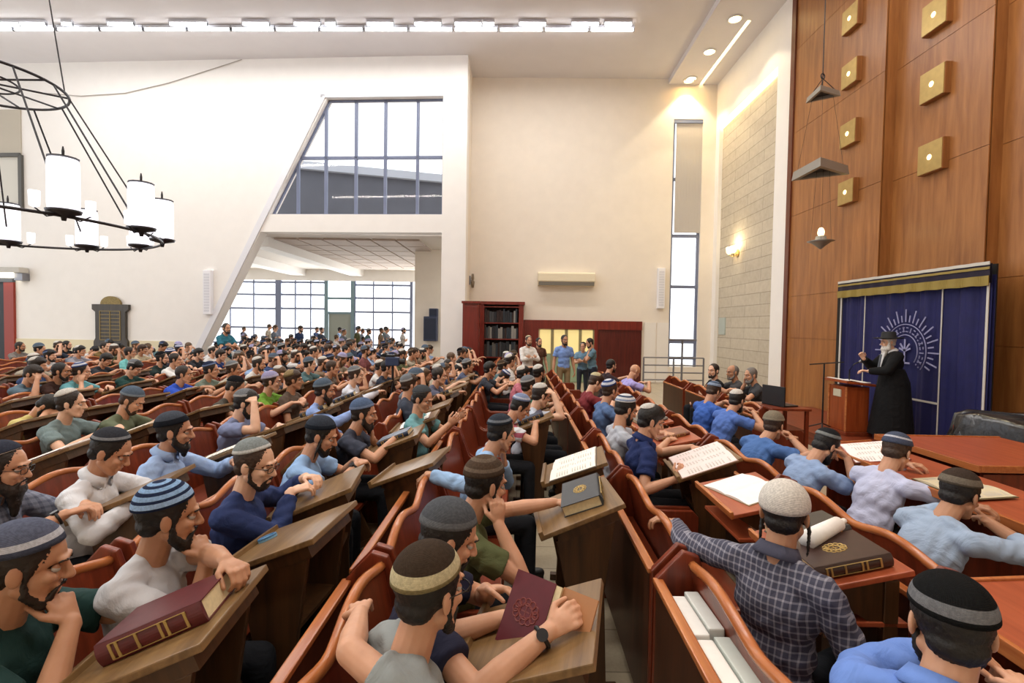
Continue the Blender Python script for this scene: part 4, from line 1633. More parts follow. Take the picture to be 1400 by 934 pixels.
# emblem: half sun of rays around a ring with stitched marks and a plant-like crest
ec = onX(1241, 480, XC); ey, ez = ec.y - (ya + yb) / 2, ec.z
R0 = 0.40
M_EMB = plain('white_embroidery', '#8f8fb4', 0.7)
mb = MB()
xe = -0.052
for k in range(27):
    a = rad(-28 + k * 236 / 26)
    cs, sn = math.cos(a), math.sin(a)
    l0, l1 = R0 * 1.22, R0 * (1.75 if k % 2 else 1.5)
    mb.beam((xe, ey - cs * l0, ez + sn * l0), (xe, ey - cs * l1, ez + sn * l1), 0.022, 0.008, (1, 0, 0))
obj('sun_rays', mb, M_EMB, t)
mb = MB()
for k in range(22):
    a = rad(-40 + k * 260 / 21)
    cs, sn = math.cos(a), math.sin(a)
    for rr, w in ((R0 * 0.82, 0.05), (R0 * 0.98, 0.04)):
        c = V((xe, ey - cs * rr, ez + sn * rr))
        tg = V((0, sn, cs)) * w * (1.0 if (k * 7) % 3 else 0.5)
        mb.beam(c - tg * 0.5, c + tg * 0.5, 0.016, 0.008, (1, 0, 0))
    if k % 2:
        mb.beam((xe, ey - cs * R0 * 0.82, ez + sn * R0 * 0.82), (xe, ey - cs * R0 * 0.98, ez + sn * R0 * 0.98), 0.016, 0.008, (1, 0, 0))
mb.tube([(xe, ey - math.cos(rad(a)) * R0 * 1.12, ez + math.sin(rad(a)) * R0 * 1.12) for a in range(-40, 225, 8)], 0.008, 5, (1, 0, 0))
mb.tube([(xe, ey - math.cos(rad(a)) * R0 * 0.68, ez + math.sin(rad(a)) * R0 * 0.68) for a in range(-40, 225, 8)], 0.008, 5, (1, 0, 0))
obj('ring_of_letters', mb, M_EMB, t)
mb = MB()
for a, l in ((90, 0.2), (50, 0.16), (130, 0.16), (20, 0.13), (160, 0.13), (-90, 0.22)):
    mb.beam((xe, ey, ez), (xe, ey - math.cos(rad(a)) * l, ez + math.sin(rad(a)) * l), 0.03, 0.008, (1, 0, 0))
mb.beam((xe, ey - 0.12, ez - 0.2), (xe, ey + 0.12, ez - 0.2), 0.03, 0.008, (1, 0, 0))
obj('crest', mb, M_EMB, t)
# valance
zv0, zv1 = zt_ - 0.02, (onX(1355, 360, XC).z + onX(1150, 388, XC).z) / 2
t = thing('valance', 'black and purple valance with gold fringe above the blue curtain', 'valance', (XC - 0.09, (ya + yb) / 2, zv0))
hv = zv1 - zv0
mb = MB().grid(lambda i, j: V((0.008 * math.sin(i * 0.9), -hw - 0.03 + (2 * hw + 0.06) * i / 79, (-0.10, hv)[j])), 80, 2)
mb.grid(lambda i, j: V((0.03 + 0.008 * math.sin(i * 0.9), -hw - 0.03 + (2 * hw + 0.06) * i / 79, (-0.10, hv)[j])), 80, 2)
obj('band', mb, plain('valance_purple', '#1b1128', 0.8), t, smooth=True)
for z, h_, m, nm in ((hv - 0.02, 0.045, M_WTRIM, 'top_braid'), (hv * 0.52, 0.035, M_GTRIM, 'middle_braid')):
    mb = MB().grid(lambda i, j: V((-0.012 + 0.008 * math.sin(i * 0.9), -hw - 0.03 + (2 * hw + 0.06) * i / 79, z + h_ * j)), 80, 2)
    mb.grid(lambda i, j: V((-0.004 + 0.008 * math.sin(i * 0.9), -hw - 0.03 + (2 * hw + 0.06) * i / 79, z + h_ * j)), 80, 2)
    obj(nm, mb, m, t)
mb = MB()
for i in range(160):
    y = -hw - 0.03 + (2 * hw + 0.06) * (i + 0.5) / 160
    x = -0.012 + 0.008 * math.sin(i * 79 / 160 * 0.9)
    mb.box((x - 0.008, y - 0.009, -0.135 - 0.004 * math.sin(i * 0.35)), (x + 0.004, y + 0.009, 0.0))
obj('gold_fringe', mb, M_GTRIM, t)

# left end of the left wall: red door, window above, wall light
u0, _ = onW(22, 430); u1, zd = onW(8, 386)
d = struct('door_3', MB().prism([(u0, 0), (u1, 0), (u1, zd), (u0, zd)], 1, -0.08, 0.0, MWL), plain('red_door', '#8f2f1d', 0.5))
struct('door_recess', MB().prism([(u1, 0), (u1 + 1.6, 0), (u1 + 1.6, zd + 0.1), (u1, zd + 0.1)], 1, -0.03, 0.0, MWL), plain('dark_recess', '#23252a', 0.6), d)
struct('lintel', MB().prism([(u0, zd), (u1 + 1.6, zd), (u1 + 1.6, zd + 0.28), (u0, zd + 0.28)], 1, -0.10, 0.0, MWL), plain('dark_lintel', '#4c5058', 0.6), d)
u0, zw1 = onW(29, 150); _, zw0 = onW(29, 287); u1, zwm = onW(-40, 213)
w = struct('window_6', MB().prism([(u0, zwm), (u1, zwm), (u1, zw1), (u0, zw1)], 1, -0.03, 0.0, MWL), plain('beige_blind', '#b9b1a2', 0.8))
struct('pane', MB().prism([(u0 + 0.1, zw0 + 0.25), (u1, zw0 + 0.25), (u1, zwm - 0.06), (u0 + 0.1, zwm - 0.06)], 1, -0.02, 0.0, MWL), plain('hazy_pane', '#c7c3b8', 0.4), w)
mb = MB()
for a, b in (((u0, zw0), (u0, zwm)), ((u0, zw0 + 0.1), (u1, zw0 + 0.1)), ((u0, zwm), (u1, zwm))):
    mb.beam(MWL @ V((a[0], -0.04, a[1])), MWL @ V((b[0], -0.04, b[1])), 0.12, 0.1, wn_)
struct('frame', mb, plain('dark_frame', '#55534f', 0.6), w)
a = MWL @ V((onW(18, 374)[0], -0.25, onW(18, 374)[1]))
t = thing('wall_light', 'white strip light on a bracket above the red door at far left', 'light', a, math.atan2(-wu.y, -wu.x))
obj('housing', MB().box((-0.9, -0.12, 0.0), (0.62, 0.2, 0.18)), plain('lamp_grey', '#b7b3aa', 0.5), t, bevel=0.02)
obj('tube', MB().cyl((-0.88, -0.02, -0.08), (0.3, -0.02, -0.08), 0.09, None, 12), plain('wall_tube', '#ffffff', 0.4, emit='#fff6e0', estr=3), t)
obj('bracket', MB().box((0.3, 0.0, -0.25), (0.6, 0.25, 0.0)), M_GREYMETAL, t, bevel=0.01)

# annex loudspeakers
a = onY(581, 466, 19.95); b = onY(599, 433, 19.95); c = onY(588, 422, 19.95)
t = thing('loudspeaker', 'dark navy loudspeaker box on the annex wall, the larger lower one', 'speaker', ((a.x + b.x) / 2, 20.0, a.z))
w = (b.x - a.x) / 2
obj('cabinet', MB().box((-w, -0.4, 0), (w, 0, b.z - a.z)), plain('navy_case', '#2e3853', 0.5), t, bevel=0.02)
obj('grille', MB().box((-w * 0.85, -0.42, 0.08), (w * 0.85, -0.40, b.z - a.z - 0.08)), plain('navy_grille', '#222a3f', 0.7), t)
t = thing('loudspeaker', 'small dark navy loudspeaker box on top of the larger annex one', 'speaker', ((c.x + b.x) / 2, 20.0, b.z))
w = (b.x - c.x) / 2
obj('cabinet', MB().box((-w, -0.3, 0), (w, 0, c.z - b.z)), plain('navy_case', '#2e3853', 0.5), t, bevel=0.02)
obj('grille', MB().box((-w * 0.8, -0.315, 0.05), (w * 0.8, -0.30, c.z - b.z - 0.05)), plain('navy_grille', '#222a3f', 0.7), t)
# ---------------------------------------------------------------- pews, lecterns, desks
PEW_L = 1.30


def wave(y, L=PEW_L):
    """scalloped top of a pew back: one swell per seat"""
    t = (y / L + 0.5) * 2 % 1.0
    return 0.055 * (0.5 - 0.5 * math.cos(2 * math.pi * t)) ** 0.8


def make_pew(label, loc, group):
    t = thing('pew', label, 'pew', loc, 0, group)
    L = PEW_L
    h = L / 2 - 0.02
    obj('seat', MB().box((0.0, -h, 0.415), (0.42, h, 0.45)), M_MAHOG, t, bevel=0.008)
    n = 26
    def back(i, j):
        y = -h + 2 * h * i / (n - 1)
        zt = 0.88 + wave(y)
        lean = lambda z: -0.11 * (z - 0.43) / 0.5
        pts = ((0.025, 0.43), (0.025, 0.5 * (zt + 0.43)), (0.025, zt), (0, zt), (0, 0.5 * (zt + .43)), (0, 0.43))
        dx, z = pts[j]
        return V((dx + lean(z), y, z))
    mb = MB().grid(back, n, 6)
    obj('backrest', mb, M_MAHZ, t)
    mb = MB()
    mb.tube([(-0.11 * (0.45 + wave(y)) / 0.5 + 0.012, y, 0.885 + wave(y)) for y in [-h + 2 * h * i / 25 for i in range(26)]], 0.022, 8)
    obj('top_rail', mb, M_RIM, t, smooth=True)
    prof = [(-0.25, 0), (0.42, 0), (0.42, 0.60), (0.38, 0.645), (0.08, 0.645), (0.03, 0.68), (-0.06, 0.93), (-0.13, 0.95), (-0.25, 0.82)]
    for s in (-1, 1):
        obj('end_panel', MB().prism(prof, 1, s * h - (0.0 if s < 0 else -0.0) - 0.018, s * h + 0.018), M_MAHZ, t, bevel=0.008)
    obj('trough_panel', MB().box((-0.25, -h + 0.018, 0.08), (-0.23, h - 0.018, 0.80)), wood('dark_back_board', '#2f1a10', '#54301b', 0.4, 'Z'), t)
    obj('trough_rail', MB().box((-0.262, -h, 0.80), (-0.218, h, 0.825)), M_RIM, t, bevel=0.006)
    obj('trough_shelf', MB().box((-0.23, -h + 0.018, 0.58), (-0.05, h - 0.018, 0.60)), M_MAHOG, t)
    return t


def make_lectern(label, loc, group):
    """slanted reading stand, low edge towards the reader (-x)"""
    t = thing('lectern', label, 'lectern', loc, 0, group)
    tilt = math.atan2(0.17, 0.42)
    M = Matrix.Translation((0, 0, 0.94)) @ Matrix.Rotation(-tilt, 4, 'Y')
    top = obj('top_board', MB().box((-0.23, -0.24, -0.013), (0.23, 0.24, 0.013)), M_OAK, t, M, bevel=0.005)
    obj('lip', MB().box((-0.245, -0.24, -0.013), (-0.22, 0.24, 0.035)), M_OAK, top, bevel=0.004)
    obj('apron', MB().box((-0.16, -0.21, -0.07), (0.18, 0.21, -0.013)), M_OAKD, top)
    for s in (-1, 1):
        pr = [(-0.10, 0.0), (0.14, 0.0), (0.12, 0.55), (0.17, 0.93), (-0.14, 0.82), (-0.08, 0.55)]
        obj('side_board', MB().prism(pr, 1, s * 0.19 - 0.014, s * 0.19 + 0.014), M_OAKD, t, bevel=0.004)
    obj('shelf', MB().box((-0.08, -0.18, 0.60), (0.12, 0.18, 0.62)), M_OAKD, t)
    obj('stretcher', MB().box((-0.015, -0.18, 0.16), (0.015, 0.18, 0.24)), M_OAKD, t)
    for s in (-1, 1):
        obj('foot', MB().box((-0.17, s * 0.19 - 0.025, 0), (0.20, s * 0.19 + 0.025, 0.045)), M_OAKD, t, bevel=0.006)
    return t


def make_shelf_desk(label, loc, group):
    """slanted desk fixed in front of a seat, with a lower book shelf, on two thin posts"""
    t = thing('reading_desk', label, 'desk', loc, 0, group)
    M = Matrix.Translation((0, 0, 0.93)) @ Matrix.Rotation(-0.22, 4, 'Y')
    top = obj('top_board', MB().box((-0.20, -0.29, -0.012), (0.20, 0.29, 0.012)), M_DESK, t, M, bevel=0.005)
    obj('lip', MB().box((-0.215, -0.29, -0.012), (-0.195, 0.29, 0.03)), M_RIM, top, bevel=0.004)
    obj('lower_shelf', MB().box((-0.15, -0.27, 0.735), (0.19, 0.27, 0.755)), M_DESK, t, bevel=0.004)
    for s in (-1, 1):
        obj('post', MB().box((0.09, s * 0.25 - 0.02, 0.0), (0.15, s * 0.25 + 0.02, 0.93)), M_OAKD, t, bevel=0.004)
        obj('bracket', MB().prism([(-0.17, 0.88), (0.12, 0.70), (0.12, 0.95)], 1, s * 0.25 - 0.01, s * 0.25 + 0.01), M_OAKD, t)
    return t


LX = lambda k: -0.50 - 1.2 * k            # seat-back line of the left rows, counted from the aisle
RX = (0.88, 1.95)
KN = ('nearest the aisle', 'second from the aisle', 'third from the aisle', 'fourth from the aisle', 'fifth from the aisle', 'sixth from the aisle', 'seventh from the aisle',
      'eighth from the aisle', 'ninth from the aisle', 'tenth from the aisle', 'eleventh from the aisle', 'twelfth from the aisle')
ORD = ('first', 'second', 'third', 'fourth', 'fifth', 'sixth', 'seventh', 'eighth', 'ninth', 'tenth', 'eleventh', 'twelfth')


def visible(x, y, z, mx=40, my=60):
    d = M_CW.transposed() @ (V((x, y, z)) - EYE)
    if d.z > -0.2:
        return None
    px, py = 700 + d.x * F / -d.z, 467 - d.y * F / -d.z
    return (px, py) if -mx < px < 1400 + mx and -my < py < 934 + my else None


pew0 = None
for k in range(11):
    for i in range(11):
        y = 1.55 + i * 1.34
        if y > 15.1 or not (visible(LX(k), y + 0.6, 0.9, 90, 160) or visible(LX(k), y - 0.6, 0.9, 90, 160)):
            continue
        L = 'scalloped mahogany pew of the left block, row %s, %s from the camera' % (KN[k], ORD[i])
        sh = 0.42 if (k, i) == (1, 3) else 0.0
        if sh:
            y += 0.12
        if pew0 is None:
            pew0 = make_pew(L, (LX(k), y, 0), 'pews of the left block')
        else:
            dup(pew0, (LX(k) + sh, y, 0), 0, L)
for r, X in enumerate(RX):
    for i in range(8):
        y = (1.62, 2.78)[r] + i * 1.34
        if y > 12 or not (visible(X, y + 0.6, 0.9, 90, 160) or visible(X, y - 0.6, 0.9, 90, 160)):
            continue
        dup(pew0, (X, y, 0), 0, 'mahogany pew right of the aisle, %s from the camera in the %s row' % (ORD[i], ('aisle', 'second')[r]), 'pews right of the aisle')
for i, y in enumerate((7.2, 8.6, 10.0)):
    dup(pew0, (3.3, y, 0), 0, 'mahogany pew in the far right row before the stone wall, %s from the podium' % ORD[i], 'pews right of the aisle')

# lecterns of the left block
LECT = {}
lec0 = None
near_lab = {(1, 0): 'worn oak lectern carrying the thick maroon book, nearest the camera', (1, 1): 'worn oak lectern with empty slanted top and blue tag',
            (1, 2): 'slanted oak lectern under the hands of the man in navy sweater', (1, 3): 'slanted oak lectern with bare top before the man in light blue T-shirt',
            (0, 0): 'slanted lectern behind the open maroon book, beside the aisle', (0, 1): 'slanted lectern holding the dark closed book beside the aisle',
            (0, 2): 'slanted lectern holding the open white book beside the aisle'}
ys = {0: [1.62, 2.82, 3.64], 1: [1.60, 2.34, 2.96, 3.55]}
xs_ = {(0, 0): 0.06, (0, 1): 0.34, (0, 2): 0.42, (1, 0): -1.12, (1, 1): -1.05, (1, 2): -1.16, (1, 3): -0.74}
rzs = {(1, 0): 6, (1, 1): -4, (1, 2): 8, (1, 3): -6, (0, 0): -12, (0, 1): 3, (0, 2): -5}
rngl = random.Random(8)
for k in range(9):
    base = list(ys.get(k, []))
    y = (base[-1] if base else 2.1) + (1.7 if k == 0 else 0.8)
    while y < 9.6:
        base.append(y); y += rngl.uniform(0.72, 1.05)
    for i, y in enumerate(base):
        x = xs_.get((k, i), LX(k) + 0.66)
        if not visible(x, y, 0.95, 40, 60):
            continue
        L = near_lab.get((k, i), 'slanted oak lectern in the row %s, %s from the camera' % (KN[k], ORD[i] if i < 12 else 'furthest'))
        if lec0 is None:
            o = lec0 = make_lectern(L, (x, y, 0), 'lecterns of the left block')
            o.rotation_euler.z = rad(rzs[(k, i)])
        else:
            o = dup(lec0, (x + (0 if (k, i) in xs_ else rngl.uniform(-0.03, 0.03)), y, 0), rad(rzs.get((k, i), rngl.uniform(-10, 10))), L)
        LECT[(k, i)] = o
desk0 = None
RD = ((2.32, 'carrying the dark book and white paper roll'), (3.12, 'under the white sheets'), (4.7, 'before the man in grey T-shirt'), (5.5, 'with a grey book lying on it'))
for y, w in RD:
    L = 'red-brown slanted reading desk right of the aisle %s' % w
    if desk0 is None:
        desk0 = make_shelf_desk(L, (1.42, y, 0), 'reading desks right of the aisle')
    else:
        dup(desk0, (1.42, y, 0), 0, L)
lr = dup(lec0, (1.40, 3.82, 0), rad(-4), 'slanted dark oak lectern holding the large pale pink book right of the aisle')
# long flat red desks at the right
def long_desk(label, x0, x1, y0, y1, z, tilt=0.0):
    t = thing('long_desk', label, 'desk', ((x0 + x1) / 2, (y0 + y1) / 2, 0), 0, 'long red desks at the right')
    w, l = (x1 - x0) / 2, (y1 - y0) / 2
    M = Matrix.Translation((0, 0, z)) @ Matrix.Rotation(-tilt, 4, 'Y')
    obj('top', MB().box((-w, -l, -0.02), (w, l, 0.0)), M_DESK, t, M, bevel=0.004)
    obj('edge', MB().box((-w - 0.02, -l - 0.02, -0.045), (-w, l + 0.02, 0.01)), M_RIM, t, M, bevel=0.004)
    obj('edge', MB().box((-w, -l - 0.02, -0.045), (w, -l, 0.01)), M_RIM, t, M, bevel=0.004)
    obj('edge', MB().box((-w, l, -0.045), (w, l + 0.02, 0.01)), M_RIM, t, M, bevel=0.004)
    obj('front_panel', MB().box((w - 0.06, -l + 0.03, 0.0), (w - 0.03, l - 0.03, z - 0.07)), M_MAHZ, t)
    for s in (-1, 1):
        obj('end_panel', MB().box((-w + 0.06, s * (l - 0.04) - 0.015, 0.0), (w - 0.06, s * (l - 0.04) + 0.015, z - 0.07)), M_MAHZ, t)
    return t
long_desk('red-topped desk in the bottom right corner before the man in the black kippah', 1.62, 2.10, 1.10, 2.02, 0.95, 0.06)
long_desk('long red-topped desk before the row of bowed men at right', 2.75, 3.22, 1.9, 4.6, 0.93, 0.08)
long_desk('red-topped table at right in front of the platform and black covered stand', 3.55, 4.75, 3.9, 5.0, 0.92)

# podium
t = thing('podium', 'polished wooden speaker podium with papers, standing on the platform', 'podium', (5.58, 8.58, ZP))
obj('body', MB().box((-0.18, -0.25, 0.06), (0.18, 0.25, 0.80)), wood('podium_wood', '#7a3014', '#ad562a', 0.3, 'Z'), t, bevel=0.01)
obj('base', MB().box((-0.22, -0.30, 0.0), (0.22, 0.30, 0.06)), M_MAHOG, t, bevel=0.01)
M = Matrix.Translation((0, 0, 0.86)) @ Matrix.Rotation(0.10, 4, 'Y')
tp = obj('top', MB().box((-0.25, -0.34, -0.02), (0.25, 0.34, 0.02)), wood('podium_wood', '#7a3014', '#ad562a', 0.3, 'Z'), t, M, bevel=0.008)
obj('nameplate', MB().box((-0.195, -0.10, 0.62), (-0.18, 0.10, 0.74)), plain('podium_plate', '#cfc7b0', 0.4), t)
for s in (-1, 1):
    obj('front_moulding', MB().box((-0.19, s * 0.23 - 0.02, 0.06), (-0.18, s * 0.23 + 0.02, 0.80)), M_RIM, t)
o = obj('paper_sheet', MB().grid(lambda i, j: V((-0.2 + 0.38 * i / 7, -0.28 + 0.56 * j / 7, 0.008 * math.sin(i * 1.1))), 8, 8), M_PAPER, None, Matrix.Translation((5.58, 8.58, ZP + 0.892)) @ Matrix.Rotation(0.10, 4, 'Y'))
o.modifiers.new('thick', 'SOLIDIFY').thickness = 0.006
tag(o, 'white papers spread on top of the wooden podium', 'paper')
t = thing('microphone', 'black gooseneck microphone rising from the podium towards the speaker', 'microphone', (5.50, 8.45, ZP + 0.87))
obj('base', MB().cyl((0, 0, 0), (0, 0, 0.03), 0.05), M_BLACK, t)
obj('gooseneck', MB().tube([(0, 0, 0.02), (0.0, 0.0, 0.20), (0.05, -0.03, 0.30), (0.13, -0.06, 0.35)], 0.010, 8), M_BLACK, t, smooth=True)
obj('capsule', MB().cap((0.13, -0.06, 0.35), (0.19, -0.08, 0.38), 0.025, 0.035), M_GREYMETAL, t, smooth=True)
p = onY(1127, 497, 8.75)
t = thing('microphone_stand', 'slim black microphone stand with boom beside the podium', 'stand', (p.x, p.y, ZP))
obj('pole', MB().cyl((0, 0, 0), (0, 0, p.z - ZP), 0.014), M_BLACK, t)
obj('boom', MB().tube([(-0.25, 0, p.z - ZP - 0.02), (0.0, 0, p.z - ZP), (0.30, -0.05, p.z - ZP + 0.03)], 0.010, 8), M_BLACK, t)
for k in range(3):
    a = 2 * math.pi * k / 3
    obj('leg', MB().tube([(0, 0, 0.12), (0.26 * math.cos(a), 0.26 * math.sin(a), 0.012)], 0.011, 6), M_BLACK, t)

# black covered reading stand at the right edge
p = onX(1345, 575, 5.6)
t = thing('covered_stand', 'reading stand under a glossy black plastic cover at the right edge', 'table', (5.75, 5.45, ZP))
obj('table_body', MB().box((-0.55, -0.62, 0), (0.55, 0.62, 0.62)), M_MAHZ, t)
mb = MB()
def CV(i, j):
    a = 2 * math.pi * i / 48
    ca, sa = math.cos(a), math.sin(a)
    sq = lambda c: math.copysign(abs(c) ** 0.35, c)
    f = (1.12, 1.06, 1.0, 0.9, 0.0)[j]
    z = (0.22, 0.50, 0.74, 0.80, 0.82)[j]
    w = 0.035 * math.sin(a * 9 + j) * (1 if j < 3 else 0.4)
    return V((sq(ca) * (0.6 * f + (w if f else 0)), sq(sa) * (0.68 * f + (w if f else 0)), z + 0.02 * math.sin(a * 7)))
mb.grid(CV, 48, 5, True)
obj('plastic_cover', mb, plain('black_plastic_cover', '#1b1c20', 0.18, noise=0.4, nscale=7, bump=0.9), t, smooth=True)
obj('raised_box', MB().box((0.12, -0.30, 0.82), (0.5, 0.25, 0.98)), plain('black_cloth', '#17181b', 0.6), t, bevel=0.03)

# tripod with a camera among the crowd
p = onY(537, 500, 8.2)
t = thing('camera_tripod', 'dark blue camera on a tripod among the crowd before the annex', 'tripod', (p.x, p.y, 0))
obj('column', MB().cyl((0, 0, 0.7), (0, 0, p.z), 0.02), M_BLACK, t)
for k in range(3):
    a = 2 * math.pi * k / 3 + 0.3
    obj('leg', MB().tube([(0, 0, 1.0), (0.32 * math.cos(a), 0.32 * math.sin(a), 0.0)], 0.016, 6), M_BLACK, t)
hd = obj('camera_body', MB().box((-0.11, -0.07, p.z), (0.11, 0.07, p.z + 0.14)), plain('navy_camera', '#2b3a5c', 0.5), t, bevel=0.015)
obj('lens', MB().cyl((0.11, 0, p.z + 0.07), (0.20, 0, p.z + 0.07), 0.045), M_BLACK, hd)
obj('viewfinder', MB().box((-0.1, -0.05, p.z + 0.14), (0.03, 0.05, p.z + 0.18)), M_BLACK, hd)

# railing by the corner window
a, b = onY(880, 494, 15.2), onY(962, 494, 15.2)
t = thing('railing', 'low grey metal railing standing before the tall corner window', 'railing', (a.x, 15.2, 0))
w = b.x - a.x
for f in (0, 0.5, 1):
    obj('post', MB().cyl((w * f, 0, 0), (w * f, 0, 1.05), 0.025), M_GREYMETAL, t)
for z in (1.05, 0.82, 0.6, 0.38):
    obj('rail', MB().cyl((0, 0, z), (w, 0, z), 0.02), M_GREYMETAL, t)
a = onY(933, 466, 15.0)
t = thing('music_stand', 'thin grey stand with flat top before the corner window', 'stand', (a.x, 15.0, 0))
obj('pole', MB().cyl((0, 0, 0.02), (0, 0, a.z), 0.03), M_GREYMETAL, t)
obj('flat_top', MB().box((-0.35, -0.2, a.z), (0.35, 0.2, a.z + 0.05)), M_GREYMETAL, t)
obj('foot', MB().cyl((0, 0, 0), (0, 0, 0.02), 0.22), M_GREYMETAL, t)

# laptop at the far right row
p = onZ(1066, 552, 0.97)
t = thing('laptop', 'open black laptop on a desk below the white pier', 'laptop', (p.x, p.y, 0.95), rad(200))
obj('keyboard_base', MB().box((-0.12, -0.18, 0), (0.12, 0.18, 0.02)), M_BLACK, t, bevel=0.004)
obj('screen', MB().box((0.10, -0.18, 0.0), (0.12, 0.18, 0.26)), M_BLACK, t, bevel=0.004)
t2 = thing('side_table', 'small dark table carrying the open black laptop', 'table', (p.x, p.y, 0))
obj('top', MB().box((-0.25, -0.3, 0.92), (0.25, 0.3, 0.95)), M_MAHOG, t2, bevel=0.004)
for sx_ in (-1, 1):
    for sy_ in (-1, 1):
        obj('leg', MB().box((sx_ * 0.21 - 0.02, sy_ * 0.26 - 0.02, 0), (sx_ * 0.21 + 0.02, sy_ * 0.26 + 0.02, 0.92)), M_MAHZ, t2)

# ---------------------------------------------------------------- books
def closed_book(label, M, size, col, gold=True, spine_side=-1, group=None, emblem=False):
    """lying book: x length, y width, z thickness; spine on the -y (or +y) side; M places its underside centre"""
    l, w, h = size
    t = thing('book', label, 'book', (0, 0, 0), 0, group)
    t.matrix_world = M
    mc = plain('cover_' + col, col, 0.4, noise=0.12, nscale=25)
    s = spine_side
    mb = MB()
    y0, y1 = -w / 2, w / 2
    mb.box((-l / 2, y0, 0), (l / 2, y1, 0.004)); mb.box((-l / 2, y0, h - 0.004), (l / 2, y1, h))
    pr = [(s * w / 2 + s * 0.010 * math.sin(math.pi * i / 8), h * i / 8) for i in range(9)] + [(s * (w / 2 - 0.006), h), (s * (w / 2 - 0.006), 0)]
    mb.prism(pr, 0, -l / 2, l / 2)
    c = obj('cover', mb, mc, t)
    obj('pages', MB().box((-l / 2 + 0.006, y0 + 0.006, 0.004), (l / 2 - 0.006, y1 - 0.006, h - 0.004)), plain('page_edges', '#d9c9a0', 0.8, noise=0.08, nscale=60), t)
    if gold:
        mb = MB()
        for f in (-0.36, -0.30, -0.12, 0.10, 0.16, 0.34):
            mb.box((l * f - 0.004, s * (w / 2 + 0.0095) - 0.002, h * 0.15), (l * f + 0.004, s * (w / 2 + 0.0095) + 0.002, h * 0.85))
        for zz in (0.15, 0.85):
            mb.box((-l * 0.37, s * (w / 2 + 0.008) - 0.002, h * zz - 0.001), (l * 0.35, s * (w / 2 + 0.008) + 0.002, h * zz + 0.001))
        obj('spine_stripe', mb, M_GOLD, c)
    if emblem:
        obj('cover_emblem', emblem_mb(0.0, 0.0, h + 0.0005, 0.055), M_GOLD, c)
    return t


def emblem_mb(x, y, z, r):
    """oval ornament of stamped scrolls"""
    mb = MB()
    for k in range(12):
        a = 2 * math.pi * k / 12
        c = V((x + math.cos(a) * r * 0.7, y + math.sin(a) * r * 0.5, z))
        mb.ring(c, r * 0.20, r * 0.05, (0, 0, 1), 10, 5)
    mb.ring((x, y, z), r * 0.42, r * 0.05, (0, 0, 1), 18, 5)
    mb.beam((x - r * 0.3, y, z), (x + r * 0.3, y, z), r * 0.07, 0.002)
    mb.beam((x, y - r * 0.3, z), (x, y + r * 0.3, z), r * 0.07, 0.002)
    return mb


M_TEXT = plain('print_grey', '#c4bfb8', 0.8)


def open_book(label, M, L=0.34, W=0.25, col='#5b2a22', group=None, page='#f3efe6', thick=0.022, rows=14):
    """open book: x up the page, y across; lies on its cover"""
    t = thing('open_book', label, 'book', (0, 0, 0), 0, group)
    t.matrix_world = M
    obj('cover', MB().box((-L / 2 - 0.006, -W - 0.008, 0), (L / 2 + 0.006, W + 0.008, 0.005)), plain('cover_' + col, col, 0.45), t)
    mp = plain('page_' + page, page, 0.8, noise=0.02, nscale=30)
    for s in (-1, 1):
        def P(i, j):
            f = i / 10
            z = thick * (0.35 + 0.65 * math.sin(math.pi * min(1, f * 1.15 + 0.02)) ** 0.6) * (1 - 0.25 * f)
            return V((-L / 2 + L * (0 if j in (0, 3) else 1), s * W * f, 0.005 if j in (2, 3) else max(0.008, z)))
        mb = MB().grid(lambda i, j: P(i, (0, 1, 2, 3, 0)[j]), 11, 5)
        pg = obj('page_block', mb, mp, t)
        tb = MB()
        for r in range(rows):
            x = L * (0.40 - 0.80 * r / rows)
            for c0, c1 in ((0.12, 0.27), (0.30, 0.68), (0.72, 0.9)):
                if (r * 5 + int(c0 * 100)) % 7 == 0:
                    continue
                za = [P(int(round(c * 10)), 0).z + 0.0012 for c in (c0, c1)]
                tb.beam((x, s * W * c0, za[0]), (x, s * W * c1, za[1]), L * 0.022, 0.0004)
        obj('printed_lines', tb, M_TEXT, pg)
    return t


def on_lectern(x, y, u=0.0, v=0.0, rz=0.0, z=0.94, tilt=math.atan2(0.17, 0.42), lift=0.014):
    return Matrix.Translation((x, y, z)) @ Matrix.Rotation(-tilt, 4, 'Y') @ Matrix.Translation((u, v, lift)) @ Matrix.Rotation(rz, 4, 'Z')


bpy.context.view_layer.update()
def lec_at(k, i, u=0.0, v=0.0, rz=0.0):
    return LECT[(k, i)].matrix_world @ on_lectern(0, 0, u, v, rz)
# one stand tipped back towards its reader
tl = dup(lec0, (-1.30, 3.98, 0), 0, 'dark oak lectern tipped back against the knees of the man in charcoal T-shirt')
tl.rotation_euler = (0, rad(-24), rad(4)); tl.location.z = 0.06
closed_book('thick maroon book with gilt spine lying on the nearest left lectern', lec_at(1, 0, 0.02, 0.0, rad(3)), (0.32, 0.22, 0.07), '#5a1f24')
t = thing('cap_tag', 'small light blue plastic tag on the lip of the empty lectern', 'tag', (0, 0, 0))
t.matrix_world = lec_at(1, 1, -0.17, 0.06, rad(20))
obj('tag_body', MB().cyl((0, 0, 0), (0, 0, 0.012), 0.045, None, 20), plain('tag_blue', '#7fb3d6', 0.4), t, Matrix.Diagonal((1, 0.7, 1, 1)))
obj('tag_rim', MB().ring((0, 0, 0.012), 0.040, 0.006), plain('tag_rim', '#3c6f9c', 0.4), t, Matrix.Diagonal((1, 0.7, 1, 1)))
closed_book('thick dark grey closed book lying on the lectern beside the aisle', lec_at(0, 1, 0.05, 0.02, rad(80)), (0.34, 0.22, 0.06), '#33373c', emblem=True)
open_book('open white book with large pages on the lectern beside the aisle', lec_at(0, 2, 0.0, 0.0, rad(-4)), 0.33, 0.25, '#6e6457')
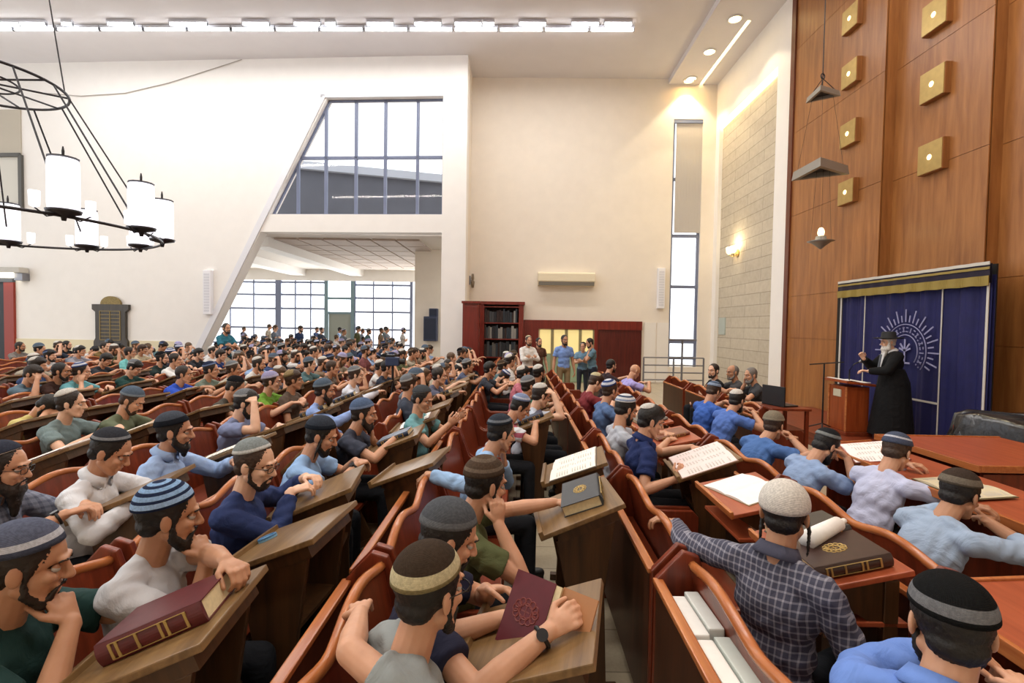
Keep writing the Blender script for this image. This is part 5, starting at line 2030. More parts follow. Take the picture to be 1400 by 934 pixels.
# maroon book held open by the man with the watch
t = thing('open_book', 'open maroon book with stamped gilt emblem held up by hands in the foreground', 'book', (0, 0, 0))
pb = onZ(722, 838, 1.0)
t.matrix_world = Matrix.Translation(pb) @ Matrix.Rotation(rad(-38), 4, 'Z') @ Matrix.Rotation(rad(58), 4, 'X') @ Matrix.Scale(0.76, 4)
cv = obj('cover', MB().box((-0.115, -0.15, 0.0), (0.095, 0.15, 0.006)), plain('cover_maroon_cloth', '#5e1622', 0.45, noise=0.1, nscale=20), t)
obj('cover_emblem', emblem_mb(-0.01, 0.0, 0.0065, 0.075), plain('stamped_ornament', '#7c3a36', 0.5), cv)
obj('pages', MB().box((0.095, -0.145, -0.045), (0.125, 0.145, 0.0)), plain('page_edges', '#d9c9a0', 0.8, noise=0.08, nscale=60), t)
b2 = MB().box((0.0, -0.15, 0.0), (0.19, 0.15, 0.006))
obj('back_cover', b2, plain('inner_board', '#a8754c', 0.6), t, Matrix.Translation((0.125, 0, -0.02)) @ Matrix.Rotation(rad(-12), 4, 'Y'))
# right block
open_book('large open book with pale pink pages read by the man in navy polo', on_lectern(1.40, 3.82, 0.0, 0.0, rad(-6)), 0.40, 0.25, '#8b6a52', page='#f1dedb')
open_book('loose white open sheets on the reading desk before the white kippah man', on_lectern(1.44, 3.16, 0.0, 0.0, rad(14), 0.93, 0.22), 0.30, 0.22, '#8e744e', page='#f5f4f0', rows=0)
closed_book('thick dark brown book with gilt mark lying under the paper roll', on_lectern(1.41, 2.22, 0.0, -0.02, rad(0), 0.93, 0.22), (0.32, 0.24, 0.055), '#3a231c', emblem=True)
closed_book('dark grey book lying behind the dark brown one on the reading desk', on_lectern(1.42, 2.49, 0.02, 0.0, rad(4), 0.93, 0.22), (0.32, 0.20, 0.04), '#34302f')
closed_book('black book lying on the lower shelf below the dark brown one', Matrix.Translation((1.43, 2.30, 0.755)) @ Matrix.Rotation(rad(10), 4, 'Z'), (0.28, 0.36, 0.045), '#24262b')
t = thing('paper_roll', 'white rolled paper lying across the dark brown book', 'roll', (0, 0, 0))
t.matrix_world = on_lectern(1.42, 2.30, 0.0, 0.0, rad(25), 0.93, 0.22, 0.065)
obj('sheet', MB().tube([(-0.11, 0.0, 0.035), (0.12, 0.0, 0.032)], [0.042, 0.032], 16), M_PAPER, t, smooth=True)
obj('tip', MB().tube([(0.12, 0, 0.032), (0.165, 0.0, 0.030)], [0.018, 0.012], 12), M_PAPER, t, smooth=True)
closed_book('brown book lying on the reading desk before the grey T-shirt man', on_lectern(1.42, 4.7, 0, 0, rad(6), 0.93, 0.22), (0.3, 0.22, 0.03), '#7c4a35')
closed_book('grey book lying on the fifth reading desk right of the aisle', on_lectern(1.42, 5.5, 0, 0, rad(6), 0.93, 0.22), (0.3, 0.4, 0.03), '#6d675f', gold=False)
open_book('open white book before the bowed man in pale blue shirt', Matrix.Translation((2.96, 4.22, 0.94)) @ Matrix.Rotation(-0.2, 4, 'Y') @ Matrix.Rotation(rad(-20), 4, 'Z'), 0.36, 0.26, '#7a2b22', page='#f3ecea')
open_book('open book on the red desk before the lavender shirt man', Matrix.Translation((2.90, 3.30, 0.935)) @ Matrix.Rotation(-0.08, 4, 'Y'), 0.3, 0.21, '#6e6346', page='#cfc4a4')
closed_book('olive tan book lying on the red desk at the right', Matrix.Translation((2.92, 2.62, 0.935)) @ Matrix.Rotation(-0.08, 4, 'Y') @ Matrix.Rotation(rad(15), 4, 'Z'), (0.32, 0.26, 0.03), '#8c7a55', gold=False)
open_book('white notebook page at the right edge by the folded hand', Matrix.Translation((2.83, 2.18, 0.935)) @ Matrix.Rotation(-0.08, 4, 'Y') @ Matrix.Rotation(rad(-15), 4, 'Z'), 0.26, 0.17, '#a3966f', page='#f6f5f4', rows=0)
# white volumes standing in the book trough of the near pew
for i, (x, y, c) in enumerate(((-0.185, 1.98, '#e8e8e4'), (-0.115, 2.02, '#dfe4e0'), (-0.18, 1.68, '#f0eee8'), (-0.11, 1.70, '#cdd6d0'), (-0.185, 1.36, '#e6e6e0'))):
    o = link('book', MB().box((-0.030, -0.145, 0), (0.030, 0.145, 0.21)).mesh('book_white', bevel=0.006), plain('white_book_%d' % i, c, 0.6, noise=0.03))
    o.matrix_world = Matrix.Translation((RX[0] + x, y, 0.60)) @ Matrix.Rotation(rad(-2), 4, 'X')
    tag(o, 'white book standing in the trough of the near right pew, %s from the far end' % ORD[i], 'book', 'white books in the pew trough')
# books on the other lecterns
rng = random.Random(11)
cols = (('#6a2c25', 'maroon'), ('#3b3f47', 'charcoal'), ('#54402c', 'brown'), ('#24344f', 'navy'), ('#7b6d4f', 'tan'))
for (k, i), o in LECT.items():
    if (k, i) in near_lab or o.location.y > 7.2:
        continue
    r = rng.random()
    where = 'row %s, %s from the camera' % (KN[k], ORD[i] if i < 12 else 'furthest')
    M = Matrix.Translation(o.location) @ Matrix.Rotation(o.rotation_euler.z, 4, 'Z') @ on_lectern(0, 0, 0, 0, rng.uniform(-0.1, 0.1))
    if r < 0.45:
        open_book('open pale book on a lectern, %s' % where, M, 0.30, 0.20, cols[rng.randrange(5)][0], page=rng.choice(('#f3efe6', '#efe6d6', '#f5f4f0')), rows=8)
    elif r < 0.75:
        c = cols[rng.randrange(5)]
        closed_book('closed %s book on a lectern, %s' % (c[1], where), M, (0.28, 0.2, rng.uniform(0.03, 0.06)), c[0])
# ---------------------------------------------------------------- the men
ROOTS = []
SEEN = []          # where the individually placed men are seen, so that the crowd leaves them in view


def man(px, py, label, sp, rz=0, Y=None, scale=1.0, base=0.0, **kw):
    """a man whose head centre is seen at picture point (px, py); his distance follows from his seated head height, or is Y"""
    sp = dict(sp)
    for k in ('yaw', 'pitch', 'roll', 'lean', 'side', 'twist'):
        if k in sp:
            sp[k] = rad(sp[k])
    Hz = skeleton(dict(sp, L='desk', R='desk'))['H'].translation.z * scale + base
    p = onZ(px, py, Hz) if Y is None else onY(px, py, Y)
    Rz = Matrix.Rotation(rad(rz), 4, 'Z')
    h0 = skeleton(dict(sp, L='desk', R='desk'))['H'].translation
    off = Rz @ (V((h0.x, h0.y, 0)) * scale)
    Mi = (Matrix.Translation((p.x - off.x, p.y - off.y, base)) @ Rz @ Matrix.Scale(scale, 4)).inverted()
    for nm in ('L', 'R'):                      # a wrist given as the picture point and depth where it is seen
        a = sp.get(nm)
        if isinstance(a, tuple) and a[0] == 'w':
            sp[nm] = (Mi @ onY(a[1], a[2], a[3]),) + tuple(a[4:])
    root, J = person((p.x, p.y), label, sp, rz=rad(rz), scale=scale, base_z=base, **kw)
    if Y is not None and base == 0 and sp.get('legs', 'sit') == 'sit':
        pass
    w = root.matrix_world.translation
    ROOTS.append((w.x, w.y))
    SEEN.append((px, py, p.y))
    return root, J


def bands(base, *b):
    return ((0.0, base),) + tuple(b)


G_NEAR = None
BLK, DRK, BRN = 'black', 'dark', 'brown'
# --- nearest men, left block
man(40, 772, 'man in dark green T-shirt resting his chin on his fist, bottom left corner',
    dict(lean=12, yaw=22, pitch=14, R='mouth', L=(V((0.52, 0.10, 0.95)), V((0.9, -0.3, 0)), V((0, 0, -1)), 0.5, V((-0.2, 1, -0.6)))), 8, skin_t=2, shirt='#1d3a38',
    kip=('xl', bands('#5d6377', (0.72, '#c3c6cf'), (0.86, '#4a4f60'))), hair=('short', DRK), beard=('stubble', DRK))
man(232, 705, 'man in pale grey T-shirt and blue striped knitted kippah touching his lips',
    dict(lean=10, yaw=30, pitch=10, R='mouth', L=('w', 316, 768, 1.72, V((0.8, -0.6, -0.1)), V((0, -0.1, -1)), 0.6, V((-0.2, 1, -0.3)))), 6, skin_t=2, shirt='#c2c4c9',
    kip=('xl', ((0, '#27324f'), (0.16, '#8fb3dc'), (0.28, '#27324f'), (0.38, '#8fb3dc'), (0.50, '#27324f'), (0.60, '#93b6de'), (0.72, '#27324f'), (0.80, '#9fc0e6'), (0.93, '#27324f'))), hair=('short', BLK), beard=('short', BLK))
man(6, 640, 'long bearded man in grey checked shirt and glasses at the left edge',
    dict(lean=12, yaw=12, pitch=10, R='desk2', L='desk', sleeve=1.5), 5, skin_t=1, shirt='#7f8494', skind='check', shirt2='#565b6c', kip=('l', bands('#3a3f4e')), hair=('short', DRK), beard=('long', DRK), glasses=True, collar=True, watch='R')
man(152, 618, 'man in white collared shirt looking down, grey-rimmed dark kippah',
    dict(lean=16, yaw=8, pitch=30, R='desk', L='desk2', sleeve=1.9), 8, skin_t=1, shirt='#dfe4ec', kip=('l', bands('#3a3d45', (0.80, '#8d9298'), (0.93, '#3a3d45'))), hair=('short', BLK), collar=True)
man(240, 590, 'black bearded man in light blue collared shirt and tall dark kippah',
    dict(lean=8, yaw=14, pitch=8, R='lap', L='desk', sleeve=1.9), 8, skin_t=1, shirt='#9fbbe6', kip=('xl', bands('#4b525e', (0.72, '#20242d'))), hair=('short', BLK), beard=('full', BLK), collar=True)
man(350, 635, 'man in navy sweater and glasses leaning both hands on a lectern',
    dict(lean=10, yaw=-6, pitch=14, R=('w', 398, 672, 2.80, V((0.8, 0.5, 0.15)), V((0, 0.2, -1)), 0.45, V((-0.2, -1, -0.7))), L=('w', 418, 652, 2.98, V((0.8, -0.5, 0.15)), V((0, -0.2, -1)), 0.45, V((-0.2, 1, -0.6))), sleeve=1.88), 4, skin_t=3, shirt='#2b3a68', kip=('l', bands('#8d9698', (0.85, '#d5d8d6'))), hair=('short', BRN), beard=('stubble', DRK), glasses='#3b3836')
man(440, 596, 'man in light blue T-shirt with dark sidelocks leaning on his lectern',
    dict(lean=20, yaw=4, pitch=22, R='desk2', L='desk'), 6, skin_t=1, shirt='#93b8e6', kip=('xl', bands('#3c434f', (0.8, '#232a35'))), hair=('sidelocks', BLK), beard=('short', BLK), watch='R')
man(498, 566, 'bearded man in charcoal T-shirt with large slate blue kippah',
    dict(lean=18, yaw=6, pitch=10, R='desk2', L='chin'), 4, skin_t=1, shirt='#3c4252', kip=('xl', bands('#5e7293', (0.84, '#7f93b4'))), hair=('short', DRK), beard=('full', DRK))
man(578, 546, 'man in teal T-shirt reading the open book held before him',
    dict(lean=4, yaw=-8, pitch=22, R='book', L='book'), -8, skin_t=1, shirt='#6fa3ab', kip=('l', bands('#4e5358')), hair=('short', BLK))
# --- nearest men beside the aisle
man(590, 806, 'man in grey T-shirt with cream-banded brown kippah, seen from behind in the foreground',
    dict(lean=8, yaw=18, pitch=10, R=('w', 492, 838, 1.62, V((0.3, 1, -0.2)), V((0.2, 0, -1)), 0.3, V((-1, -0.5, 0.5))), L='desk'), 32, skin_t=1, shirt='#8d9393',
    kip=('xl', ((0, '#41352b'), (0.70, '#cfc39d'), (0.92, '#8f835f'))), hair=('short', BLK), beard=('stubble', BLK), glasses=True)
man(615, 735, 'man with charcoal kippah and wristwatch holding up the maroon book',
    dict(lean=12, yaw=12, pitch=24, R=('w', 752, 862, 1.50, V((0.8, 0.25, 0.35)), V((0, 0.7, -0.7)), 0.5, V((0.0, -1, -0.6))), L=('w', 664, 806, 1.84, V((0.8, -0.4, 0.2)), V((0, -0.6, -1)), 0.4, V((-0.2, 1, -0.6)))), 6, skin_t=1, shirt='#22243a', kip=('xl', bands('#565a60', (0.82, '#6d7176'))), hair=('short', BLK), beard=('short', BLK), watch='R')
man(665, 662, 'man in olive green T-shirt pressing his hand against his face',
    dict(lean=14, yaw=24, pitch=16, R='cheek', L=('w', 778, 684, 2.86, V((1, 0.1, -0.05)), V((0, 0, -1)), 0.3, V((-0.2, 1, -0.4)))), 10, skin_t=1, shirt='#59603f', kip=('xl', ((0, '#5a4a3c'), (0.3, '#6f6154'), (0.45, '#55463a'), (0.7, '#77695c'), (0.82, '#4f4136'))), hair=('short', BLK), beard=('short', BLK))
man(686, 592, 'man in light blue long-sleeved shirt with hand at his cheek beside the aisle',
    dict(lean=20, yaw=16, pitch=18, L='chin', R=(V((-0.28, -0.30, 0.96)), V((-0.3, 0.5, -0.3)), V((0.4, 0, -1)), 0.3, V((-0.4, -1, -0.2))), sleeve=1.9), 10, skin_t=1, shirt='#9cc0ea', kip=('l', bands('#39404b', (0.7, '#7d858f'), (0.85, '#2c323b'))), hair=('short', BLK))
man(712, 557, 'man in red and white striped T-shirt bent forward, pale blue kippah',
    dict(lean=30, yaw=0, pitch=34, L='desk', R='desk2'), 5, skin_t=1, shirt='#a9596a', skind='stripe', shirt2='#cfd3da', kip=('l', bands('#8a9bc0', (0.7, '#c5cde0'), (0.86, '#7d8db0'))), hair=('short', BLK))
# --- right block
man(890, 576, 'man in navy polo shirt with small white kippah reading the pale pink book',
    dict(lean=8, yaw=-4, pitch=20, R=('w', 925, 655, 3.72, V((0.6, 0.2, 0.8)), V((0.2, 0.9, 0)), 0.5, V((-0.3, -0.6, -0.9))), L='desk2'), 6, skin_t=1, shirt='#1e2d5c', kip=('s', bands('#dedbd6')), hair=('full', BLK), collar=True)
man(856, 560, 'man in pale grey T-shirt with blue and white banded kippah behind the navy polo man',
    dict(lean=6, yaw=12, pitch=24, R='desk', L='desk2'), 6, skin_t=1, shirt='#b3b9c4', kip=('l', ((0, '#e4e6ea'), (0.45, '#41506f'), (0.62, '#e4e6ea'), (0.8, '#8ea0c0'), (0.92, '#e4e6ea'))), hair=('short', BLK), beard=('short', BLK))
man(1073, 702, 'man in plaid shirt and large white knitted kippah, arm along the pew back',
    dict(lean=2, yaw=16, pitch=12, L=('w', 922, 715, 2.66, V((-0.5, 0.9, 0.1)), V((0, -0.2, -1)), 0.45, V((-1, 0.2, -0.3))), R='lap', sleeve=1.85), 38, skin_t=2, shirt='#4a4b5c', skind='plaid', shirt2='#9a9aa6', kip=('xxl', bands('#e3ded6')), hair=('sidelocks', BLK), collar=True)
man(1058, 582, 'man in blue T-shirt with tan knitted kippah leaning forward',
    dict(hz=0.48, lean=33, yaw=20, pitch=20, R='desk', L='desk2'), 20, skin_t=1, shirt='#4f74b0', kip=('xl', bands('#8d8371', (0.85, '#a09683'))), hair=('short', BRN))
man(1008, 548, 'man in blue polo shirt with white kippah and black hair, bending over his desk',
    dict(hz=0.48, lean=28, yaw=12, pitch=20, R='desk', L='desk2'), 18, skin_t=1, shirt='#5677c0', kip=('m', bands('#e6e2da')), hair=('full', BLK), beard=('short', BLK))
man(976, 536, 'man in bright blue shirt with grey blue ringed kippah, head bowed',
    dict(hz=0.48, lean=20, yaw=10, pitch=34, R='desk', L='desk2'), 18, skin_t=1, shirt='#3f66b8', kip=('l', ((0, '#7b8ca6'), (0.5, '#3f4c63'), (0.66, '#93a5bf'))), hair=('short', BRN))
man(1130, 610, 'man in grey blue shirt with grey-rimmed black kippah, head deeply bowed',
    dict(hz=0.48, lean=36, yaw=0, pitch=38, R='brow', L='desk', sleeve=0.7), 10, skin_t=1, shirt='#8ea6cc', kip=('l', bands('#2b2c2f', (0.78, '#8c9190'))), hair=('short', BLK), beard=('short', BLK))
man(1226, 618, 'man in pale lavender long-sleeved shirt with white-ringed slate kippah',
    dict(hz=0.48, lean=26, yaw=10, pitch=30, R=(V((0.55, -0.15, 0.92)), V((0.9, 0.2, 0)), V((0, 0, -1)), 0.3, V((-0.2, -1, -0.4))), L='desk2', sleeve=1.9), 18, skin_t=1, shirt='#c2c8e4', kip=('xl', ((0, '#545d72'), (0.62, '#c9ccd6'), (0.72, '#525a70'))), hair=('short', BRN))
man(1313, 676, 'man in light grey blue shirt with taupe-rimmed brown kippah, hands before him',
    dict(hz=0.48, lean=31, yaw=6, pitch=24, R=(V((0.46, -0.06, 0.93)), V((0.8, 0.5, 0)), V((0, 0, -1)), 0.45, V((-0.2, -1, -0.4))), L='desk2', sleeve=1.5), 12, skin_t=2, shirt='#9db0c9', kip=('xl', ((0, '#453a33'), (0.68, '#7c7468'), (0.92, '#5d554b'))), hair=('short', BLK))
man(1298, 856, 'man in blue shirt with grey-banded black kippah in the bottom right corner',
    dict(lean=12, yaw=24, pitch=16, R='desk', L='desk2', sleeve=1.9), 40, skin_t=1, shirt='#6e90d8', kip=('xl', ((0, '#191a1b'), (0.70, '#76777a'), (0.90, '#191a1b'))), hair=('short', BLK), beard=('short', BLK), collar=True)

# --- middle distance: poses shared, looks individual
MP = {
    'rest': dict(lean=10, yaw=18, pitch=8, R='desk', L='desk2'),
    'down': dict(lean=20, yaw=6, pitch=32, R='desk2', L='desk'),
    'cheek': dict(lean=14, yaw=22, pitch=12, R='cheek', L='desk'),
    'chin': dict(lean=12, yaw=16, pitch=8, L='chin', R='desk2'),
    'top': dict(lean=16, yaw=14, pitch=20, R='top', L='desk'),
    'both': dict(lean=18, yaw=10, pitch=26, R='brow', L='brow'),
    'reach': dict(lean=16, yaw=18, pitch=6, R='far', L='desk'),
    'back': dict(lean=0, yaw=26, pitch=4, R='lap', L='fold'),
    'flop': dict(lean=44, yaw=10, pitch=58, R='desk2', L='desk2'),
    'sleeve': dict(lean=12, yaw=16, pitch=10, R='chin', L='desk', sleeve=1.9),
    'sleeve2': dict(lean=10, yaw=18, pitch=10, R='desk2', L='lap', sleeve=1.9),
}
W, K_ = '#d9d8d4', {}
KIP = {'white': ('m', bands('#dcdad4')), 'grey': ('l', bands('#7d8288', (0.82, '#b3b6b8'))), 'navy': ('l', bands('#2c3550', (0.8, '#7183a8'))), 'black': ('l', bands('#1d1e21')),
       'blue': ('l', ((0, '#d8dde8'), (0.35, '#3f5288'), (0.6, '#d8dde8'), (0.85, '#3f5288'))), 'lav': ('xl', bands('#a9a6cf', (0.8, '#c7c4e0'))), 'tan': ('l', bands('#9c8a66', (0.8, '#7d6c4c'))),
       'brown': ('l', bands('#54463a', (0.8, '#8c7c69'))), 'slate': ('xl', bands('#5d6d80', (0.84, '#84939f'))), 'cream': ('m', bands('#d2c9a2')), None: None}
MID = [
    # px, py, pose, shirt, kippah, hair, beard, rz, label
    (45, 512, 'both', '#5d7383', None, DRK, None, 5, 'man in slate T-shirt holding his head in both hands at far left'),
    (112, 508, 'cheek', '#6aa9b4', 'blue', DRK, None, 5, 'man in aqua T-shirt with white and blue kippah, fist at his cheek'),
    (84, 508, 'rest', '#3a2520', None, BLK, 'short', 5, 'dark bearded man in brown shirt with black hair, left'),
    (66, 556, 'flop', '#cdbf7c', None, BLK, 'short', 8, 'man in pale yellow T-shirt slumped with his head down'),
    (98, 552, 'rest', '#76898c', 'white', DRK, None, 8, 'man in grey green T-shirt with white kippah behind a dark plank lectern'),
    (181, 548, 'down', '#66705a', 'slate', BRN, 'stubble', 6, 'man in olive grey T-shirt looking down, slate kippah with white edge'),
    (184, 503, 'down', '#20423f', 'grey', BLK, None, 4, 'black haired man in dark green T-shirt under the memorial board'),
    (252, 512, 'reach', '#2f53c0', None, DRK, None, 0, 'man in royal blue polo shirt stretching his arm forward'),
    (289, 506, 'rest', '#6f7d72', 'navy', DRK, None, 4, 'long haired man in grey green T-shirt behind the royal blue polo'),
    (337, 552, 'top', '#7f8bb0', 'grey', BLK, 'short', 2, 'man in lilac grey T-shirt with his hand on his grey kippah'),
    (322, 530, 'down', '#4b4a44', 'black', BLK, None, 4, 'man in dark olive shirt and tall dark kippah, bent forward'),
    (372, 522, 'rest', '#6f9c38', 'lav', BRN, None, 2, 'man in bright green T-shirt and lavender kippah'),
    (402, 520, 'back', '#5d5148', 'tan', BRN, None, 0, 'man in brown shirt with yellowish tan kippah'),
    (444, 534, 'sleeve2', '#8ea9e0', 'slate', DRK, 'full', 4, 'bearded man in light blue shirt and wide slate kippah'),
    (487, 513, 'sleeve2', '#d8ddea', 'grey', BRN, None, 0, 'man in white shirt with grey kippah in the middle of the hall'),
    (530, 503, 'rest', '#2d3342', None, BLK, None, 0, 'man in dark shirt with white stripe beside the tripod'),
    (601, 514, 'chin', '#5b5e72', None, DRK, None, -10, 'man in grey T-shirt with hand before his mouth behind the teal one'),
    (640, 500, 'reach', '#4f5872', 'grey', DRK, None, 0, 'man in slate T-shirt reaching forward along the pew'),
    (670, 505, 'rest', '#343842', None, BLK, None, 0, 'man in dark T-shirt near the bookcase, arm forward'),
    (424, 498, 'rest', '#4e6b70', 'slate', DRK, None, 2, 'man in dull teal shirt with slate kippah in mid hall'),
    (455, 503, 'chin', '#6b5f56', None, BRN, None, 2, 'brown haired man in taupe shirt with hand at chin'),
    (302, 486, 'chin', '#27407c', None, DRK, None, 2, 'man in dark blue shirt below the standing man in teal'),
    (320, 505, 'rest', '#b9b3a4', 'grey', BRN, None, 2, 'man in beige shirt with grey kippah, mid left'),
    (354, 498, 'sleeve', '#d5d6d4', 'white', DRK, 'short', 2, 'man in white shirt with white kippah, mid left'),
    (272, 484, 'rest', '#20242b', None, BLK, None, 2, 'black haired man in black shirt by the foot of the slanted wall'),
    (240, 492, 'sleeve2', '#e2e3e2', None, DRK, None, 2, 'man in white shirt behind the royal blue polo'),
    (222, 490, 'rest', '#1f2f2e', 'black', BLK, 'stubble', 4, 'man in black green T-shirt right of the memorial board'),
    (195, 478, 'rest', '#b5a78c', None, BRN, None, 4, 'man in sand coloured T-shirt against the cream wall'),
    (178, 482, 'back', '#77c3c4', None, DRK, None, 4, 'man in turquoise T-shirt below the memorial board'),
    (143, 474, 'chin', '#6e5a34', None, DRK, None, 4, 'man in ochre shirt in front of the memorial board'),
    (110, 480, 'rest', '#8f8f99', 'white', BLK, None, 4, 'man in grey shirt with white kippah left of the memorial board'),
    (92, 472, 'rest', '#1c1d22', None, BLK, 'short', 4, 'man in black shirt against the wall left of the memorial board'),
    (28, 474, 'rest', '#7b7672', None, DRK, 'short', 4, 'bearded man in grey shirt beside the red door'),
    (145, 492, 'down', '#2c2f36', None, BLK, None, 4, 'black haired man in dark shirt, third from the board'),
    # right of the aisle
    (740, 541, 'top', '#b9c1cf', 'white', DRK, None, 8, 'man in pale shirt with white kippah raising his hand to his head'),
    (724, 528, 'rest', '#2a6a54', 'grey', DRK, None, 6, 'man in green shirt with grey kippah beside the aisle'),
    (716, 512, 'rest', '#b56a78', 'white', BLK, None, 4, 'man in pink shirt with white kippah beside the aisle'),
    (738, 510, 'back', '#34363d', 'white', BLK, 'short', 6, 'man in dark shirt with white kippah beside the aisle'),
    (835, 534, 'rest', '#5873a0', 'blue', BRN, None, 8, 'man in steel blue T-shirt with blue banded kippah, right of the aisle'),
    (815, 523, 'down', '#7a2f35', 'cream', BRN, None, 8, 'man in wine red shirt with cream kippah, right of the aisle'),
    (868, 508, 'down', '#a9a2df', None, None, None, 14, 'bald man in lavender shirt bending over the far pews'),
    (836, 500, 'rest', '#30242a', None, BLK, 'short', 10, 'dark haired man in maroon shirt before the dark panel'),
    (1001, 509, 'rest', '#4a4a4c', None, 'grey', 'short', 178, 'bald man in dark jacket facing the hall before the stone wall'),
    (1026, 513, 'cheek', '#3e4044', None, 'grey', 'full', 170, 'grey bearded man facing the hall, rightmost before the stone wall'),
    (975, 507, 'back', '#202124', None, DRK, 'short', 185, 'man in black jacket facing the hall below the stone wall'),
]
for i, (px, py, pose, col, kp, hc, bd, rz, lab) in enumerate(MID):
    sp = MP[pose]
    Y = None
    hair = (('full' if i % 3 == 0 else 'short'), hc) if hc else None
    if lab.startswith('bald man in dark'):
        hair = ('receding', 'grey')
    lod = 1
    man(px, py, lab, sp, rz, Y, skin_t=(1, 0, 2, 1, 3)[i % 5], shirt=col, kip=KIP[kp], hair=hair, beard=(bd, hc if hc else DRK) if bd else None, lod=lod, pose_key='mid_' + pose)

# --- standing men
ST = {'a': dict(lean=2, yaw=10, pitch=6, R='hang', L='hang', hz=0.93, legs='stand'), 'b': dict(lean=2, yaw=-10, pitch=4, R='fold', L='fold', hz=0.93, legs='stand'),
      'c': dict(lean=6, yaw=0, pitch=22, R='fold', L='chin', hz=0.93, legs='stand')}
SL = [
    (723, 466, 12.6, 'b', '#e4e2de', 'cream', BRN, 'short', -60, '#2a2c33', 'standing man in white shirt and cream kippah before the pale glazed doors', 1.9),
    (772, 465, 12.4, 'a', '#7c9bd6', None, BLK, 'short', -80, '#8c7a5c', 'standing man in light blue shirt and khaki trousers before the glazed doors', 0.62),
    (806, 469, 12.8, 'c', '#5f7d8c', None, BLK, 'short', 190, '#262b38', 'standing man in grey blue shirt facing left beside the dark panel', 0.62),
    (797, 474, 13.2, 'b', '#6f90a8', 'black', DRK, None, -100, '#3a3f4a', 'standing man in blue grey shirt behind the one facing left', 0.62),
    (737, 468, 13.4, 'a', '#5a3b2e', None, BLK, 'short', -70, '#2a2c33', 'standing man in brown shirt behind the man in white', 0.62),
    (310, 449, 13.2, 'b', '#2f6d80', None, DRK, 'short', -15, '#2a2f3a', 'standing man in teal shirt at the foot of the slanted wall', 0.7),
]
for px, py, Y, pose, col, kp, hc, bd, rz, tr, lab, sl_ in SL:
    sp = dict(ST[pose]); sp['sleeve'] = sl_
    Hz = skeleton({k: (rad(v) if k in ('lean', 'yaw', 'pitch') else v) for k, v in sp.items()})['H'].translation.z
    z = onY(px, py, Y).z
    man(px, py, lab, sp, rz, Y, scale=z / Hz, skin_t=2 if '7c9bd6' in col else 1, shirt=col, trousers=tr, kip=KIP[kp], hair=('short', hc), beard=(bd, hc) if bd else None, lod=1, pose_key='st_%s_%s' % (pose, sl_))

# --- the speaker
sp = dict(lean=6, yaw=8, pitch=8, hz=0.93, legs='stand', sleeve=1.92, long=0.84, loose=0.03,
          R=(V((0.42, -0.06, 1.32)), V((0.5, 0.2, 0.9)), V((0.3, 0.9, 0)), 0.45, V((-0.2, -0.6, -1))),
          L=(V((0.40, 0.10, 1.12)), V((0.9, -0.2, 0.1)), V((0, 0, -1)), 0.4, V((-0.2, 0.8, -0.6))))
Hs = skeleton({k: (rad(v) if k in ('lean', 'yaw', 'pitch') else v) for k, v in sp.items()})['H'].translation.z
zh = onY(1214, 468, 8.1).z
root, J = man(1214, 468, 'speaker in black hat and long black coat with white beard standing at the podium', sp, 164, 8.1, scale=(zh - ZP) / Hs, base=ZP,
              skin_t=3, shirt='#121315', hair=('short', 'white'), beard=('sage', 'white'))
H = J['H']
mb = MB().lathe([(0.001, 0.055), (0.100, 0.050), (0.205, 0.062), (0.215, 0.075), (0.115, 0.072), (0.106, 0.085), (0.098, 0.155), (0.082, 0.172), (0.001, 0.160)], (0, 0, 0), 28)
hat = link('hat', mb.mesh('hat', smooth=True), plain('black_felt', '#101012', 0.7), root, H @ Matrix.Translation((-0.012, 0, 0.0)) @ Matrix.Rotation(rad(-6), 4, 'Y'))
mb = MB().cap(J['N'] + V((0.115, 0, -0.05)), J['P'] + J['R'] @ V((0.180, 0, 0.26)), 0.06, 0.03, flat=0.4, up=(1, 0, 0), n=12)
link('shirt_front', mb.mesh('shirt_front', smooth=True), plain('white_shirt', '#dfe0e2', 0.8), root)
mb = MB().beam(J['N'] + V((0.142, 0, -0.06)), J['P'] + J['R'] @ V((0.196, 0, 0.26)), 0.05, 0.02, (1, 0, 0))
link('necktie', mb.mesh('necktie'), plain('grey_tie', '#5c626c', 0.7), root)
link('collar', make_collar(J), plain('white_shirt', '#dfe0e2', 0.8), root)
for s in (1, -1):
    a = V((0.0, s * 0.12, 0.04))
    link('shoe', MB().cap((-0.05, s * 0.10, 0.04), (0.15, s * 0.10, 0.035), 0.045, 0.042, flat=0.8, n=10).mesh('shoe', smooth=True), plain('black_shoe', '#101012', 0.35), root)

# --- the crowd further away
rng = random.Random(21)
FARP = list(MP.keys())
SC = [('#6b7480', 'grey'), ('#3c4454', 'slate'), ('#8fa9cf', 'light blue'), ('#d6d6d6', 'white'), ('#2b2e36', 'black'), ('#4e6b70', 'teal'), ('#5b6044', 'olive'), ('#7d6a58', 'brown'), ('#33466f', 'navy'), ('#a39a8a', 'beige'), ('#7a4a4c', 'dusty red')]
KC = [('white', 'white kippah'), ('grey', 'grey kippah'), ('navy', 'navy kippah'), ('black', 'black kippah'), (None, 'bare dark hair'), ('brown', 'brown kippah'), ('slate', 'slate kippah'), ('blue', 'striped kippah'), ('lav', 'lavender kippah')]
GN = {'hall': 'seated crowd in the far left of the hall', 'annex': 'crowd in the annex beyond the slanted opening', 'aisle': 'seated crowd near the bookcase'}
GL = {'hall': 'seated in the far left crowd', 'annex': 'in the annex beyond the slanted opening', 'aisle': 'seated near the bookcase'}
nfar = 0
NEARXY = list(ROOTS)


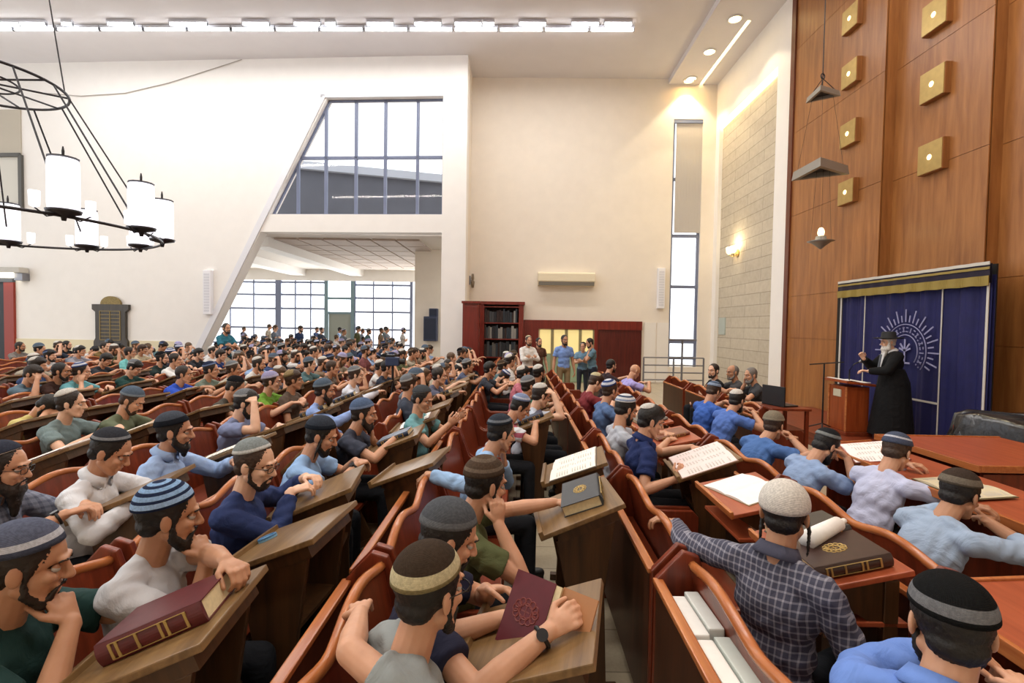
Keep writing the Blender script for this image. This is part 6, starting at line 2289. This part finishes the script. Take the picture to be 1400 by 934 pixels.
def far_man(x, y, zone, stand=False):
    global nfar
    c = rng.choices(SC, (4, 3, 3, 5, 2, 2, 2, 2, 2, 3, 1))[0]; k = rng.choices(KC, (4, 3, 3, 2, 6, 2, 2, 1, 1))[0]
    pose = rng.choice(FARP) if not stand else rng.choice('ab')
    sp = dict((MP if not stand else ST)[pose])
    for q in ('yaw', 'pitch', 'lean'):
        sp[q] = rad(sp[q])
    hc = rng.choice((BLK, DRK, DRK, BRN, 'light'))
    bd = rng.choice((None, None, 'short', 'full'))
    lab = 'man in %s shirt with %s %s' % (c[1], k[1], GL[zone])
    person((x, y), lab, sp, skin_t=rng.choice((0, 1, 1, 2, 3)), shirt=c[0], kip=KIP[k[0]], hair=(rng.choice(('short', 'full')), hc), beard=(bd, hc) if bd else None,
           rz=rad(rng.uniform(-14, 16)), lod=2, pose_key='far_' + pose, group=GN[zone], scale=rng.uniform(0.95, 1.05))
    NEARXY.append((x, y))
    nfar += 1


cand = []
for k in range(0, 11):
    y = 5.0 + rng.uniform(0, 0.5)
    while y < 15.2:
        cand.append((LX(k) + 0.27 + rng.uniform(-0.08, 0.12), y, k)); y += rng.uniform(0.50, 0.64)
for x, y, k in cand:
    v = visible(x, y, 1.2, 0, 0)
    if not v or (k == 0 and y > 14.0) or y > WA.y - 0.9:
        continue
    if k >= 5 and y < 6.0:
        continue
    if min((x - a) ** 2 + (y - b) ** 2 for a, b in NEARXY) < 0.46 ** 2:
        continue
    rp = 0.13 * F / y
    if any(abs(v[0] - a) < rp + 5 and -4 < v[1] - b < 0.28 * F / y and y < c + 0.3 for a, b, c in SEEN):
        continue
    far_man(x, y, 'aisle' if k < 2 and y > 8 else 'hall')
# annex
yy = 17.3
row = 0
while yy < 26.6 and nfar + len(SEEN) < 292:
    x0a, x1a = onY(300, 470, yy).x, onY(558, 470, yy).x
    x = x0a + rng.uniform(0, 0.6)
    while x < x1a:
        far_man(x, yy + rng.uniform(-0.2, 0.2), 'annex', stand=(row >= 4 and rng.random() < (0.3 if row < 8 else 0.75)))
        x += rng.uniform(0.50, 0.78) + 0.07 * row
    yy += 0.82 + 0.06 * row
    row += 1
print('MEN', len(ROOTS), 'far', nfar)
for r in ROOTS[:24]:
    print('root %.2f %.2f' % r)
